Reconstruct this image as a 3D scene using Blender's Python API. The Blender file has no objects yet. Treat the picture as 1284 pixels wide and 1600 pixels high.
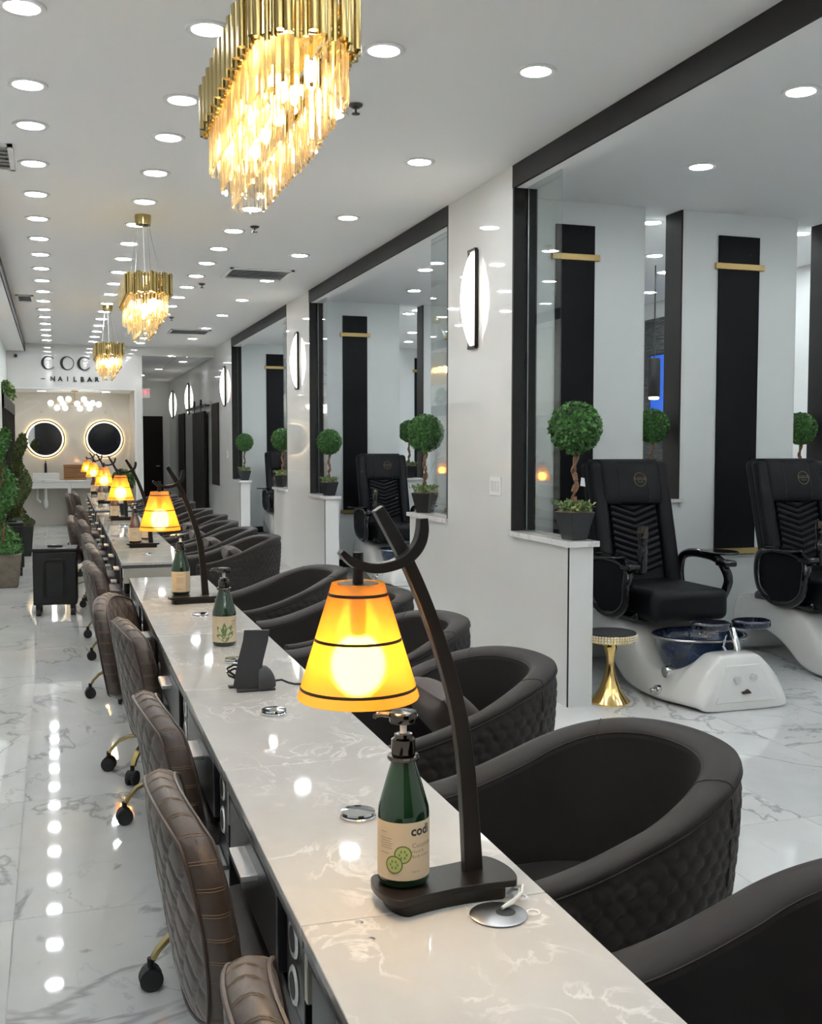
import bpy, bmesh, math, random
from mathutils import Vector, Matrix
random.seed(7)
S = bpy.context.scene
COL = S.collection
PI = math.pi

# ------------------------------------------------------------------ camera, world, exposure
FPX = 1680.0
VPX, VPY = 85.0, 697.0
pitch = math.atan((800 - VPY) / FPX)
yaw = math.atan((642 - VPX) * math.cos(pitch) / FPX)
cd = bpy.data.cameras.new('camera')
cam = bpy.data.objects.new('camera', cd)
COL.objects.link(cam)
cd.sensor_fit = 'VERTICAL'
cd.sensor_height = 36.0
cd.sensor_width = 36.0 * 1284 / 1600
cd.lens = FPX / 1600 * 36.0
cd.clip_start = 0.02
cd.clip_end = 200
cam.location = (0, 0, 1.5)
cam.rotation_euler = (PI / 2 - pitch, 0, -yaw)
S.camera = cam
w = bpy.data.worlds.new('world')
S.world = w
w.use_nodes = True
w.node_tree.nodes['Background'].inputs[0].default_value = (0.75, 0.8, 0.85, 1)
w.node_tree.nodes['Background'].inputs[1].default_value = 0.15
S.view_settings.view_transform = 'Standard'
S.view_settings.look = 'None'
S.view_settings.exposure = 1.07
S.view_settings.gamma = 1.0
S.view_settings.use_curve_mapping = False

L_DOWN = 27.0        # radiance of the recessed lamps
L_BAY = 48.0          # boosted above the hall lamps to brighten the treatment bays
L_SCONCE = 3.2
L_CRYSTAL = 62.0
L_DESK = 20.0

ZC = 3.26            # ceiling height
XW = 2.77            # hall side of the right wall
XL = -0.75           # left wall

# ------------------------------------------------------------------ materials
M = {}
def mat(name, col=(.8, .8, .8), rough=.5, metal=0., spec=.5, emit=None, es=0., trans=0., ior=1.5, coat=0., sheen=0.):
    m = bpy.data.materials.new(name)
    m.use_nodes = True
    b = m.node_tree.nodes['Principled BSDF']
    b.inputs['Base Color'].default_value = (*col, 1)
    b.inputs['Roughness'].default_value = rough
    b.inputs['Metallic'].default_value = metal
    b.inputs['Specular IOR Level'].default_value = spec
    b.inputs['Transmission Weight'].default_value = trans
    b.inputs['IOR'].default_value = ior
    b.inputs['Coat Weight'].default_value = coat
    b.inputs['Coat Roughness'].default_value = .03
    b.inputs['Sheen Weight'].default_value = sheen
    if emit:
        b.inputs['Emission Color'].default_value = (*emit, 1)
        b.inputs['Emission Strength'].default_value = es
    M[name] = m
    return m

def nd(m, t, **kw):
    n = m.node_tree.nodes.new(t)
    for k, v in kw.items():
        if k in n.inputs.keys() if isinstance(k, str) else False:
            n.inputs[k].default_value = v
        else:
            setattr(n, k, v)
    return n
def lk(m, a, b): m.node_tree.links.new(a, b)
def bsdf(m): return m.node_tree.nodes['Principled BSDF']

def ramp(m, stops):
    r = m.node_tree.nodes.new('ShaderNodeValToRGB')
    e = r.color_ramp.elements
    e[0].position, e[0].color = stops[0][0], (*stops[0][1], 1)
    e[1].position, e[1].color = stops[-1][0], (*stops[-1][1], 1)
    for p, c in stops[1:-1]:
        x = e.new(p)
        x.color = (*c, 1)
    return r

def noise(m, vec, scale, detail=4, rough=.5, dist=0.):
    n = m.node_tree.nodes.new('ShaderNodeTexNoise')
    n.inputs['Scale'].default_value = scale
    n.inputs['Detail'].default_value = detail
    n.inputs['Roughness'].default_value = rough
    n.inputs['Distortion'].default_value = dist
    if vec is not None: lk(m, vec, n.inputs['Vector'])
    return n

def coords(m, scale=(1, 1, 1), rot=(0, 0, 0), rnd=False, obj=True):
    tc = m.node_tree.nodes.new('ShaderNodeTexCoord')
    mp = m.node_tree.nodes.new('ShaderNodeMapping')
    mp.inputs['Scale'].default_value = scale
    mp.inputs['Rotation'].default_value = rot
    out = tc.outputs['Object']
    if rnd:
        oi = m.node_tree.nodes.new('ShaderNodeObjectInfo')
        mu = m.node_tree.nodes.new('ShaderNodeMath'); mu.operation = 'MULTIPLY'; mu.inputs[1].default_value = 37.0
        lk(m, oi.outputs['Random'], mu.inputs[0])
        ad = m.node_tree.nodes.new('ShaderNodeVectorMath'); ad.operation = 'ADD'
        lk(m, out, ad.inputs[0]); lk(m, mu.outputs[0], ad.inputs[1])
        out = ad.outputs[0]
    lk(m, out, mp.inputs['Vector'])
    return mp.outputs['Vector']

def mixc(m, fac, a, b):
    x = m.node_tree.nodes.new('ShaderNodeMix'); x.data_type = 'RGBA'
    if hasattr(fac, 'links'): lk(m, fac, x.inputs[0])
    else: x.inputs[0].default_value = fac
    for v, i in ((a, 6), (b, 7)):
        if hasattr(v, 'links'): lk(m, v, x.inputs[i])
        else: x.inputs[i].default_value = (*v, 1)
    return x.outputs[2]

def bump(m, h, strength=.2, dist=.01):
    b = m.node_tree.nodes.new('ShaderNodeBump')
    b.inputs['Strength'].default_value = strength
    b.inputs['Distance'].default_value = dist
    lk(m, h, b.inputs['Height'])
    lk(m, b.outputs[0], bsdf(m).inputs['Normal'])

def vein(m, vec, scale, width, detail=5, dist=.6):
    n = noise(m, vec, scale, detail, .55, dist)
    s = m.node_tree.nodes.new('ShaderNodeMath'); s.operation = 'SUBTRACT'; s.inputs[1].default_value = .5
    lk(m, n.outputs['Fac'], s.inputs[0])
    a = m.node_tree.nodes.new('ShaderNodeMath'); a.operation = 'ABSOLUTE'
    lk(m, s.outputs[0], a.inputs[0])
    r = ramp(m, [(0, (1, 1, 1)), (width, (0, 0, 0))])
    lk(m, a.outputs[0], r.inputs[0])
    return r.outputs[0]

def mulf(m, a, b):
    x = m.node_tree.nodes.new('ShaderNodeMath'); x.operation = 'MULTIPLY'
    for v, i in ((a, 0), (b, 1)):
        if hasattr(v, 'links'): lk(m, v, x.inputs[i])
        else: x.inputs[i].default_value = v
    return x.outputs[0]

mat('ceiling_paint', (.86, .87, .87), .65)
mat('wall_paint', (.80, .83, .83), .5)
mat('white_trim', (.78, .79, .78), .35)
mat('dark_trim', (.016, .0145, .015), .55, spec=.25)
mat('black_panel', (.0040, .0040, .0052), .55, spec=.15)
mat('brass_bar', (.42, .30, .12), .4, .6)
mat('gold', (.40, .31, .13), .2, 1.)
mat('gold_bright', (.80, .56, .22), .16, 1.)
mat('gold_rose', (.72, .52, .30), .12, 1.)
mat('chrome', (.75, .75, .76), .08, 1.)
mat('aluminium', (.66, .66, .66), .35, .85)
mat('gunmetal', (.10, .085, .075), .12, 1.)
mat('steel', (.45, .45, .46), .3, 1.)
mat('bronze', (.016, .012, .010), .33, .3, spec=.4)
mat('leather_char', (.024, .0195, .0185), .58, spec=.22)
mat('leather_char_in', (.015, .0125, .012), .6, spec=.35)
mat('pillow_brown', (.045, .031, .028), .7, sheen=.1)
mat('black_pu', (.0030, .0034, .0050), .55, spec=.2)
mat('black_gloss', (.004, .004, .005), .1, coat=.2)
mat('black_plastic', (.008, .008, .009), .42, spec=.4)
mat('grey_plastic', (.028, .027, .03), .45)
mat('rubber', (.02, .02, .022), .6)
mat('white_gloss', (.80, .80, .78), .12, coat=.5)
mat('white_plastic', (.75, .75, .73), .35)
mat('greige', (.42, .40, .35), .35)
mat('grey_cabinet', (.10, .10, .105), .35)
mat('black_cabinet', (.010, .010, .012), .3)
mat('mirror', (.75, .76, .77), .01, 1.)
mat('paper', (.62, .49, .33), .6)
mat('ink', (.03, .025, .02), .6)
mat('ink_soft', (.22, .17, .11), .6)
mat('cucumber_flesh', (.42, .45, .14), .6)
mat('cucumber_skin', (.10, .15, .04), .6)
mat('leaf_print', (.12, .22, .08), .6)
mat('bottle_green', (.006, .028, .010), .06, spec=.6, coat=.5)
mat('bottle_amber', (.09, .035, .012), .08, spec=.6, coat=.5)
mat('pump_tube', (.8, .8, .8), .3)
mat('pot_black', (.007, .0075, .009), .35)
mat('door_dark', (.010, .007, .006), .6, spec=.2)
mat('tv_screen', (.01, .01, .01), .2, emit=(.03, .17, .9), es=.35)
mat('red_sign', (.6, .03, .03), .4, emit=(1, .08, .1), es=.7)
mat('red_plastic', (.5, .02, .02), .4)
mat('sprinkler_metal', (.12, .12, .12), .3, .8)
mat('pearl', (.80, .74, .62), .15, coat=.5)
mat('stone_dark', (.05, .055, .055), .7)
mat('night_glass', (.015, .016, .02), .1)
mat('tag_paper', (.8, .8, .78), .7)
mat('pink_pot', (.62, .6, .58), .5)
mat('silk_gold', (.28, .23, .12), .5, .5)
mat('lens', (.9, .9, .9), .5, emit=(.95, .98, 1.0), es=L_DOWN)
mat('lens_bay', (.9, .9, .9), .5, emit=(.93, .98, 1.0), es=L_BAY)
mat('sconce_diffuser', (.9, .9, .88), .5, emit=(1, .93, .80), es=L_SCONCE)
mat('globe_glass', (.9, .9, .88), .3, emit=(1, .97, .90), es=1.7)
mat('led_ring', (.9, .9, .85), .5, emit=(1, .83, .52), es=.85)
mat('led_strip', (.9, .9, .85), .5, emit=(1, .70, .34), es=22.0)
mat('crystal_bulb', (1, 1, 1), .5, emit=(1, .74, .38), es=L_CRYSTAL)
mat('desk_bulb', (1, 1, 1), .5, emit=(1, .70, .30), es=L_DESK)
mat('pendant_bulb', (1, 1, 1), .5, emit=(1, .75, .4), es=12)

# wall of glossy porcelain panels
m = mat('porcelain', (.74, .745, .725), .035, spec=.6)
v = coords(m, (1, .5, .5))
n = noise(m, v, 1.1, 3)
r = ramp(m, [(.3, (.69, .70, .685)), (.7, (.77, .77, .75))])
lk(m, n.outputs['Fac'], r.inputs[0]); lk(m, r.outputs[0], bsdf(m).inputs['Base Color'])
n2 = noise(m, coords(m, (1, 1, 1)), 1.3, 1)
bump(m, n2.outputs['Fac'], .05, .02)

# floor: polished marble-look porcelain, veins run on each tile in its own way
m = mat('marble_tile', (.7, .72, .72), .035, spec=.45)
v = coords(m, (1.0, .75, 1), rnd=True)
cl = noise(m, v, 1.3, 4, .6)
rc = ramp(m, [(.3, (.66, .69, .70)), (.65, (.82, .84, .84))])
lk(m, cl.outputs['Fac'], rc.inputs[0])
v1 = vein(m, v, .75, .012, 6, .9)
v2 = vein(m, v, 2.0, .010, 5, 1.2)
mask = noise(m, v, 1.1, 2)
rm = ramp(m, [(.48, (0, 0, 0)), (.62, (1, 1, 1))])
lk(m, mask.outputs['Fac'], rm.inputs[0])
c1 = mixc(m, mulf(m, v1, .6), rc.outputs[0], (.22, .24, .26))
c2 = mixc(m, mulf(m, mulf(m, v2, rm.outputs[0]), .42), c1, (.30, .32, .34))
lk(m, c2, bsdf(m).inputs['Base Color'])
mat('grout', (.55, .57, .57), .6)

# quartz worktop, warm grey with white flecks and drifting wisps
m = mat('quartz', (.6, .58, .54), .04, spec=.36)
v = coords(m, (1.5, 1.0, 1), (0, 0, .5), rnd=True)
cl = noise(m, v, 2.2, 5, .6)
rc = ramp(m, [(.3, (.50, .495, .475)), (.7, (.62, .61, .585))])
lk(m, cl.outputs['Fac'], rc.inputs[0])
w1 = vein(m, v, 5.5, .035, 6, 1.4)
msk = noise(m, v, 4.0, 3)
rm = ramp(m, [(.45, (0, 0, 0)), (.62, (1, 1, 1))])
lk(m, msk.outputs['Fac'], rm.inputs[0])
c1 = mixc(m, mulf(m, mulf(m, w1, rm.outputs[0]), .8), rc.outputs[0], (.84, .83, .80))
lk(m, c1, bsdf(m).inputs['Base Color'])

# white marble caps and counters
m = mat('marble_cap', (.75, .75, .74), .12)
v = coords(m, (1, 1, 1))
c1 = mixc(m, mulf(m, vein(m, v, 3.0, .03, 5, 1.0), .5), (.78, .78, .77), (.45, .46, .47))
lk(m, c1, bsdf(m).inputs['Base Color'])

# warm stone of the wash alcove
m = mat('alcove_stone', (.62, .58, .50), .05, spec=.5)
v = coords(m, (.6, 1, 1))
c1 = mixc(m, mulf(m, vein(m, v, .9, .02, 3, .5), .25), (.64, .61, .55), (.85, .82, .75))
lk(m, c1, bsdf(m).inputs['Base Color'])

# brown leather of the technician chairs, mottled
m = mat('leather_brown', (.08, .05, .04), .42, sheen=.1)
v = coords(m)
n = noise(m, v, 9, 5, .6)
r = ramp(m, [(.3, (.034, .0205, .0155)), (.7, (.060, .038, .029))])
lk(m, n.outputs['Fac'], r.inputs[0]); lk(m, r.outputs[0], bsdf(m).inputs['Base Color'])
n = noise(m, v, 300, 2)
bump(m, n.outputs['Fac'], .15, .002)
mat('thread', (.17, .11, .055), .6)
mat('piping_brown', (.050, .031, .024), .45)
for k in ('leather_char', 'leather_char_in'):
    m = M[k]; n = noise(m, coords(m), 260, 2); bump(m, n.outputs['Fac'], .12, .002)

# leaves
def leafmat(name, a, b):
    m = mat(name, a, .5)
    oi = m.node_tree.nodes.new('ShaderNodeNewGeometry')
    r = ramp(m, [(0, a), (1, b)])
    lk(m, oi.outputs['Random Per Island'], r.inputs[0])
    lk(m, r.outputs[0], bsdf(m).inputs['Base Color'])
leafmat('leaf_green', (.014, .055, .010), (.075, .24, .040))
leafmat('leaf_moss', (.030, .050, .010), (.085, .12, .025))
leafmat('leaf_pale', (.06, .16, .04), (.30, .36, .14))
m = mat('bark', (.22, .11, .06), .8)
n = noise(m, coords(m, (30, 30, 6)), 3, 4)
r = ramp(m, [(.3, (.13, .065, .035)), (.7, (.30, .17, .10))])
lk(m, n.outputs['Fac'], r.inputs[0]); lk(m, r.outputs[0], bsdf(m).inputs['Base Color']); bump(m, n.outputs['Fac'], .5, .01)
m = mat('planter_brown', (.16, .13, .10), .6)
n = noise(m, coords(m), 14, 4)
r = ramp(m, [(.3, (.12, .10, .08)), (.7, (.20, .17, .13))])
lk(m, n.outputs['Fac'], r.inputs[0]); lk(m, r.outputs[0], bsdf(m).inputs['Base Color'])
m = mat('wicker', (.33, .15, .05), .6)
wv = m.node_tree.nodes.new('ShaderNodeTexWave'); wv.inputs['Scale'].default_value = 30; wv.bands_direction = 'Z'
lk(m, coords(m), wv.inputs['Vector'])
bump(m, wv.outputs['Fac'], .6, .01)
m = mat('bowl_blue', (.012, .028, .075), .08, coat=.6)
n = noise(m, coords(m), 14, 6, .7, 1.)
r = ramp(m, [(.35, (.006, .012, .030)), (.6, (.020, .045, .11)), (.72, (.10, .14, .22))])
lk(m, n.outputs['Fac'], r.inputs[0]); lk(m, r.outputs[0], bsdf(m).inputs['Base Color'])
m = mat('glitter_blue', (.008, .010, .03), .1, coat=.6)
n = noise(m, coords(m), 160, 2)
r = ramp(m, [(.66, (.006, .008, .025)), (.72, (.25, .28, .4))])
lk(m, n.outputs['Fac'], r.inputs[0]); lk(m, r.outputs[0], bsdf(m).inputs['Base Color'])
# ledger stone
m = M['stone_dark']
n = noise(m, coords(m, (1, 3, 30)), 2, 3)
r = ramp(m, [(.35, (.03, .034, .035)), (.65, (.11, .12, .12))])
lk(m, n.outputs['Fac'], r.inputs[0]); lk(m, r.outputs[0], bsdf(m).inputs['Base Color']); bump(m, n.outputs['Fac'], .8, .02)

# clear glass panes: mostly straight through, a mirror sheen on top
def glassmat(name, tint, kind='pane'):
    m = bpy.data.materials.new(name); m.use_nodes = True; M[name] = m
    t = m.node_tree; t.nodes.clear()
    o = t.nodes.new('ShaderNodeOutputMaterial')
    tr = t.nodes.new('ShaderNodeBsdfTransparent'); tr.inputs[0].default_value = (*tint, 1)
    gl = t.nodes.new('ShaderNodeBsdfGlossy'); gl.inputs['Roughness'].default_value = .01
    fr = t.nodes.new('ShaderNodeFresnel')
    ge = t.nodes.new('ShaderNodeNewGeometry'); mr = t.nodes.new('ShaderNodeMapRange')
    mr.inputs['To Min'].default_value = 1.5; mr.inputs['To Max'].default_value = 1/1.5   # the same surface reflection from either side
    t.links.new(ge.outputs['Backfacing'], mr.inputs['Value']); t.links.new(mr.outputs[0], fr.inputs[0])
    mx = t.nodes.new('ShaderNodeMixShader')
    t.links.new(fr.outputs[0], mx.inputs[0]); t.links.new(tr.outputs[0], mx.inputs[1]); t.links.new(gl.outputs[0], mx.inputs[2])
    if kind == 'crystal':
        g2 = t.nodes.new('ShaderNodeBsdfGlass'); g2.inputs['IOR'].default_value = 1.5; g2.inputs[0].default_value = (1, .95, .84, 1); g2.inputs['Roughness'].default_value = .02
        tl = t.nodes.new('ShaderNodeBsdfTranslucent'); tl.inputs[0].default_value = (1, .86, .62, 1)
        m2 = t.nodes.new('ShaderNodeMixShader'); m2.inputs[0].default_value = .55
        t.links.new(mx.outputs[0], m2.inputs[1]); t.links.new(g2.outputs[0], m2.inputs[2])
        m3 = t.nodes.new('ShaderNodeMixShader'); m3.inputs[0].default_value = .07
        t.links.new(m2.outputs[0], m3.inputs[1]); t.links.new(tl.outputs[0], m3.inputs[2])
        t.links.new(m3.outputs[0], o.inputs[0])
    elif kind == 'amber':
        tl = t.nodes.new('ShaderNodeBsdfTranslucent'); tl.inputs[0].default_value = (1.0, .55, .10, 1)
        df = t.nodes.new('ShaderNodeBsdfDiffuse'); df.inputs[0].default_value = (.80, .48, .12, 1)
        rf = t.nodes.new('ShaderNodeBsdfRefraction'); rf.inputs['Color'].default_value = (1, .76, .36, 1); rf.inputs['Roughness'].default_value = .52; rf.inputs['IOR'].default_value = 1.12
        m2 = t.nodes.new('ShaderNodeMixShader'); m2.inputs[0].default_value = .55
        t.links.new(tl.outputs[0], m2.inputs[1]); t.links.new(df.outputs[0], m2.inputs[2])
        m4 = t.nodes.new('ShaderNodeMixShader'); m4.inputs[0].default_value = .72
        t.links.new(m2.outputs[0], m4.inputs[1]); t.links.new(rf.outputs[0], m4.inputs[2])
        m3 = t.nodes.new('ShaderNodeMixShader'); m3.inputs[0].default_value = .05
        t.links.new(m4.outputs[0], m3.inputs[1]); t.links.new(gl.outputs[0], m3.inputs[2])
        t.links.new(m3.outputs[0], o.inputs[0])
    else:
        t.links.new(mx.outputs[0], o.inputs[0])
glassmat('glass', (.90, .93, .92))
glassmat('crystal', (1, .96, .88), 'crystal')
glassmat('amber_glass', (1, .7, .3), 'amber')

# ------------------------------------------------------------------ mesh helpers
class MB:
    def __init__(s): s.v = []; s.f = []
    def add(s, vs, fs):
        o = len(s.v); s.v += [tuple(p) for p in vs]; s.f += [tuple(i + o for i in f) for f in fs]; return s
    def box(s, x0, x1, y0, y1, z0, z1):
        return s.add([(x0,y0,z0),(x1,y0,z0),(x1,y1,z0),(x0,y1,z0),(x0,y0,z1),(x1,y0,z1),(x1,y1,z1),(x0,y1,z1)],
                     [(0,3,2,1),(4,5,6,7),(0,1,5,4),(1,2,6,5),(2,3,7,6),(3,0,4,7)])
    def hexa(s, p):   # eight corners, order as box
        return s.add(p, [(0,3,2,1),(4,5,6,7),(0,1,5,4),(1,2,6,5),(2,3,7,6),(3,0,4,7)])
    def lathe(s, prof, n=24, c=(0,0,0), sx=1, sy=1):   # prof: (r, z) from bottom to top, open ends capped when r>0
        vs = []; fs = []
        for (r, z) in prof:
            for i in range(n):
                a = 2*PI*i/n; vs.append((c[0]+r*math.cos(a)*sx, c[1]+r*math.sin(a)*sy, c[2]+z))
        for k in range(len(prof)-1):
            for i in range(n):
                j = (i+1) % n; fs.append((k*n+i, k*n+j, (k+1)*n+j, (k+1)*n+i))
        if prof[0][0] > 1e-5: fs.append(tuple(range(n))[::-1])
        if prof[-1][0] > 1e-5: fs.append(tuple((len(prof)-1)*n+i for i in range(n)))
        return s.add(vs, fs)
    def cyl(s, c, r, h, n=16, axis='z', r2=None):
        r2 = r if r2 is None else r2
        t = MB(); t.lathe([(r, 0), (r2, h)], n)
        for (x, y, z) in t.v:
            p = (x, y, z) if axis == 'z' else ((z, y, -x) if axis == 'x' else (x, z, -y))
            s.v.append((c[0]+p[0], c[1]+p[1], c[2]+p[2]))
        o = len(s.v) - len(t.v); s.f += [tuple(i+o for i in f) for f in t.f]; return s
    def sphere(s, c, r, n=12, m=8, sz=1., sx=1., sy=1.):
        vs = [(c[0], c[1], c[2]-r*sz)]; fs = []
        for k in range(1, m):
            a = -PI/2 + PI*k/m
            for i in range(n):
                b = 2*PI*i/n; vs.append((c[0]+r*sx*math.cos(a)*math.cos(b), c[1]+r*sy*math.cos(a)*math.sin(b), c[2]+r*sz*math.sin(a)))
        vs.append((c[0], c[1], c[2]+r*sz))
        for i in range(n): fs.append((0, 1+(i+1) % n, 1+i))
        for k in range(m-2):
            for i in range(n):
                j = (i+1) % n; fs.append((1+k*n+i, 1+k*n+j, 1+(k+1)*n+j, 1+(k+1)*n+i))
        e = len(vs)-1
        for i in range(n): fs.append((e, 1+(m-2)*n+i, 1+(m-2)*n+(i+1) % n))
        return s.add(vs, fs)
    def tube(s, path, r, n=8, closed=False, flat=1.0, up=(0,0,1), caps=True):
        P = [Vector(p) for p in path]; k = len(P); up = Vector(up); vs = []; fs = []
        for i in range(k):
            if closed: t = P[(i+1) % k]-P[i-1]
            else: t = P[min(i+1, k-1)]-P[max(i-1, 0)]
            t.normalize()
            a = t.cross(up)
            if a.length < 1e-3: a = t.cross(Vector((1, 0, .01)))
            a.normalize(); b = a.cross(t).normalized()
            rr = r[i] if isinstance(r, (list, tuple)) else r
            for j in range(n):
                q = 2*PI*j/n; vs.append(P[i]+a*rr*math.cos(q)+b*rr*flat*math.sin(q))
        for i in range(k if closed else k-1):
            for j in range(n):
                i2 = (i+1) % k; j2 = (j+1) % n
                fs.append((i*n+j, i2*n+j, i2*n+j2, i*n+j2))
        if not closed and caps:
            fs.append(tuple(range(n))); fs.append(tuple((k-1)*n+j for j in range(n))[::-1])
        return s.add(vs, fs)
    def bar(s, path, wa, wb, side):   # rectangular bar, half widths wa (along side) and wb (across), lists allowed
        P = [Vector(p) for p in path]; k = len(P); sd = Vector(side).normalized(); vs = []; fs = []
        for i in range(k):
            t = (P[min(i+1, k-1)]-P[max(i-1, 0)]).normalized(); b = sd.cross(t).normalized()
            A = wa[i] if isinstance(wa, (list, tuple)) else wa; B = wb[i] if isinstance(wb, (list, tuple)) else wb
            for (ea, eb) in ((-1,-1),(1,-1),(1,1),(-1,1)): vs.append(P[i]+sd*A*ea+b*B*eb)
        for i in range(k-1):
            for j in range(4): fs.append((i*4+j, i*4+(j+1) % 4, (i+1)*4+(j+1) % 4, (i+1)*4+j))
        fs.append((3,2,1,0)); fs.append(tuple((k-1)*4+j for j in range(4)))
        return s.add(vs, fs)
    def grid(s, fn, nu, nv, cu=False, cv=False):
        vs = []; fs = []
        for i in range(nu):
            for j in range(nv):
                vs.append(fn(i/(nu if cu else nu-1), j/(nv if cv else nv-1)))
        for i in range(nu if cu else nu-1):
            for j in range(nv if cv else nv-1):
                a = i*nv+j; b = ((i+1) % nu)*nv+j; c = ((i+1) % nu)*nv+(j+1) % nv; d = i*nv+(j+1) % nv
                fs.append((a, b, c, d))
        return s.add(vs, fs)
    def prism(s, poly, d0, d1, axis='y'):   # polygon in the other two axes
        n = len(poly); vs = []
        for d in (d0, d1):
            for (a, b) in poly:
                vs.append({'y': (a, d, b), 'x': (d, a, b), 'z': (a, b, d)}[axis])
        fs = [tuple(range(n)), tuple(range(n, 2*n))[::-1]]
        for i in range(n): fs.append((i, n+i, n+(i+1) % n, (i+1) % n))
        return s.add(vs, fs)
    def rotz(s, a):
        c, q = math.cos(a), math.sin(a); s.v = [(x*c-y*q, x*q+y*c, z) for x, y, z in s.v]; return s
    def move(s, dx, dy, dz): s.v = [(x+dx, y+dy, z+dz) for x, y, z in s.v]; return s
    def mesh(s, name, m, smooth=True, angle=40):
        me = bpy.data.meshes.new(name); me.from_pydata(s.v, [], s.f)
        b = bmesh.new(); b.from_mesh(me); bmesh.ops.recalc_face_normals(b, faces=b.faces); b.to_mesh(me); b.free()
        if smooth:
            me.shade_smooth(); me.set_sharp_from_angle(angle=math.radians(angle))
        me.materials.append(M[m]); me.update(); return me
    def build(s, name, m, parent=None, bevel=0., smooth=True, angle=40, seg=2):
        o = bpy.data.objects.new(name, s.mesh(name, m, smooth, angle)); COL.objects.link(o)
        if parent: o.parent = parent
        if bevel: bev(o, bevel, seg)
        return o
def bev(o, wd, seg=2):
    b = o.modifiers.new('bevel', 'BEVEL'); b.width = wd; b.segments = seg; b.limit_method = 'ANGLE'; b.angle_limit = math.radians(35); b.harden_normals = False
def link(name, me, parent=None, loc=None, rot=None):
    o = bpy.data.objects.new(name, me); COL.objects.link(o)
    if parent: o.parent = parent
    if loc: o.location = loc
    if rot: o.rotation_euler = rot
    return o
def empty(name, loc=(0,0,0), rz=0.):
    o = bpy.data.objects.new(name, None); COL.objects.link(o); o.location = loc; o.rotation_euler = (0, 0, rz); o.empty_display_size = .1; return o
def tag(o, label, cat, group=None):
    o['label'] = label; o['category'] = cat
    if group: o['group'] = group
    return o
def struct(o, label=None):
    o['kind'] = 'structure'
    if label: o['label'] = label
    return o
def stuff(o): o['kind'] = 'stuff'; return o
def kids(o): return [c for c in COL.objects if c.parent == o]
def tree_of(o, idx):
    return idx.get(o, [])
def dup(root, loc=None, rz=None):
    idx = {}
    for c in COL.objects:
        if c.parent: idx.setdefault(c.parent, []).append(c)
    def rec(o, p):
        c = o.copy(); COL.objects.link(c); c.parent = p
        for k in idx.get(o, []): rec(k, c)
        return c
    c = rec(root, None)
    if loc is not None: c.location = loc
    if rz is not None: c.rotation_euler = (0, 0, rz)
    return c
ORD = ['first','second','third','fourth','fifth','sixth','seventh','eighth','ninth','tenth','eleventh','twelfth','thirteenth','fourteenth','fifteenth','sixteenth','seventeenth','eighteenth','nineteenth','twentieth']

def textmesh(s, size, extrude=.0, spacing=1.0, align='CENTER', res=3, fat=0.):
    c = bpy.data.curves.new('text', 'FONT'); c.body = s; c.size = size; c.extrude = extrude; c.align_x = align; c.align_y = 'CENTER'; c.space_character = spacing; c.resolution_u = res; c.offset = fat
    o = bpy.data.objects.new('text', c); COL.objects.link(o)
    bpy.context.view_layer.update()
    me = bpy.data.meshes.new_from_object(o.evaluated_get(bpy.context.evaluated_depsgraph_get()))
    vs = [tuple(v.co) for v in me.vertices]; fs = [tuple(p.vertices) for p in me.polygons]
    bpy.data.objects.remove(o); bpy.data.curves.remove(c); bpy.data.meshes.remove(me)
    return vs, fs
def bend_text(mb, s, size, a0, R, zc, align='LEFT', fat=0.):
    """print set round a cylinder of radius R, centred on the direction a0"""
    vs, fs = textmesh(s, size, 0, 1.0, align, 2, fat)
    # subdivision is not needed at these sizes: letters are narrow
    mb.add([(R*math.cos(a0+x/R), R*math.sin(a0+x/R), zc+y) for x, y, z in vs], fs)

def leaves(mb, pts, size, jit=.4):
    """pts: (position, normal); adds one small folded leaf each"""
    for p, n in pts:
        n = Vector(n).normalized()
        d = Vector((random.uniform(-1, 1), random.uniform(-1, 1), random.uniform(-1, 1)))
        t = (n*jit + (d - n*d.dot(n)).normalized()).normalized()
        b = n.cross(t).normalized(); q = size*random.uniform(.7, 1.25); P = Vector(p)
        mb.add([P, P+t*q*.5+b*q*.32+n*.1*q, P+t*q, P+t*q*.5-b*q*.32+n*.1*q], [(0, 1, 2), (0, 2, 3)])
def fib(n):
    for i in range(n):
        z = 1-2*(i+.5)/n; a = i*2.399963; r = math.sqrt(1-z*z); yield Vector((r*math.cos(a), r*math.sin(a), z))

# ================================================================== THE SETTING
X1 = 7.0
floor = struct(MB().box(XL-.2, X1+.1, -3.3, 28.2, -.10, -.006).build('floor', 'grout'), 'polished white marble-look tile floor with thin grey veins')
tile_me = MB().box(.0012, .5988, .0012, 1.1988, -.006, 0).mesh('tile', 'marble_tile', False)
for i in range(13):
    for j in range(20):
        link('tile', tile_me, floor, (XL + .6*i, -1.25 + 1.2*j, 0))
stuff(MB().box(XL, X1, -3.2, -1.252, -.006, 0).build('tile_field', 'marble_tile', floor))
stuff(MB().box(1.5, XW, 22.752, 28, -.006, 0).build('tile_field', 'marble_tile', floor))

struct(MB().box(XL-.2, X1+.1, -3.3, 19.7, ZC, ZC+.1).build('ceiling', 'ceiling_paint'), 'flat white ceiling dotted with rows of downlights')
struct(MB().box(XL-.2, XL, -3.3, 21.8, 0, ZC).build('wall_left', 'wall_paint'))
struct(MB().box(XL-.2, X1+.1, -3.3, -3.1, 0, ZC).build('wall_front', 'night_glass'), 'dark shop front behind the camera')
struct(MB().box(X1, X1+.1, -3.1, 19.7, 0, ZC).build('wall_outer', 'wall_paint'))
struct(MB().box(2.925, X1, 19.55, 19.7, 0, ZC).build('wall_end', 'wall_paint'))

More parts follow.
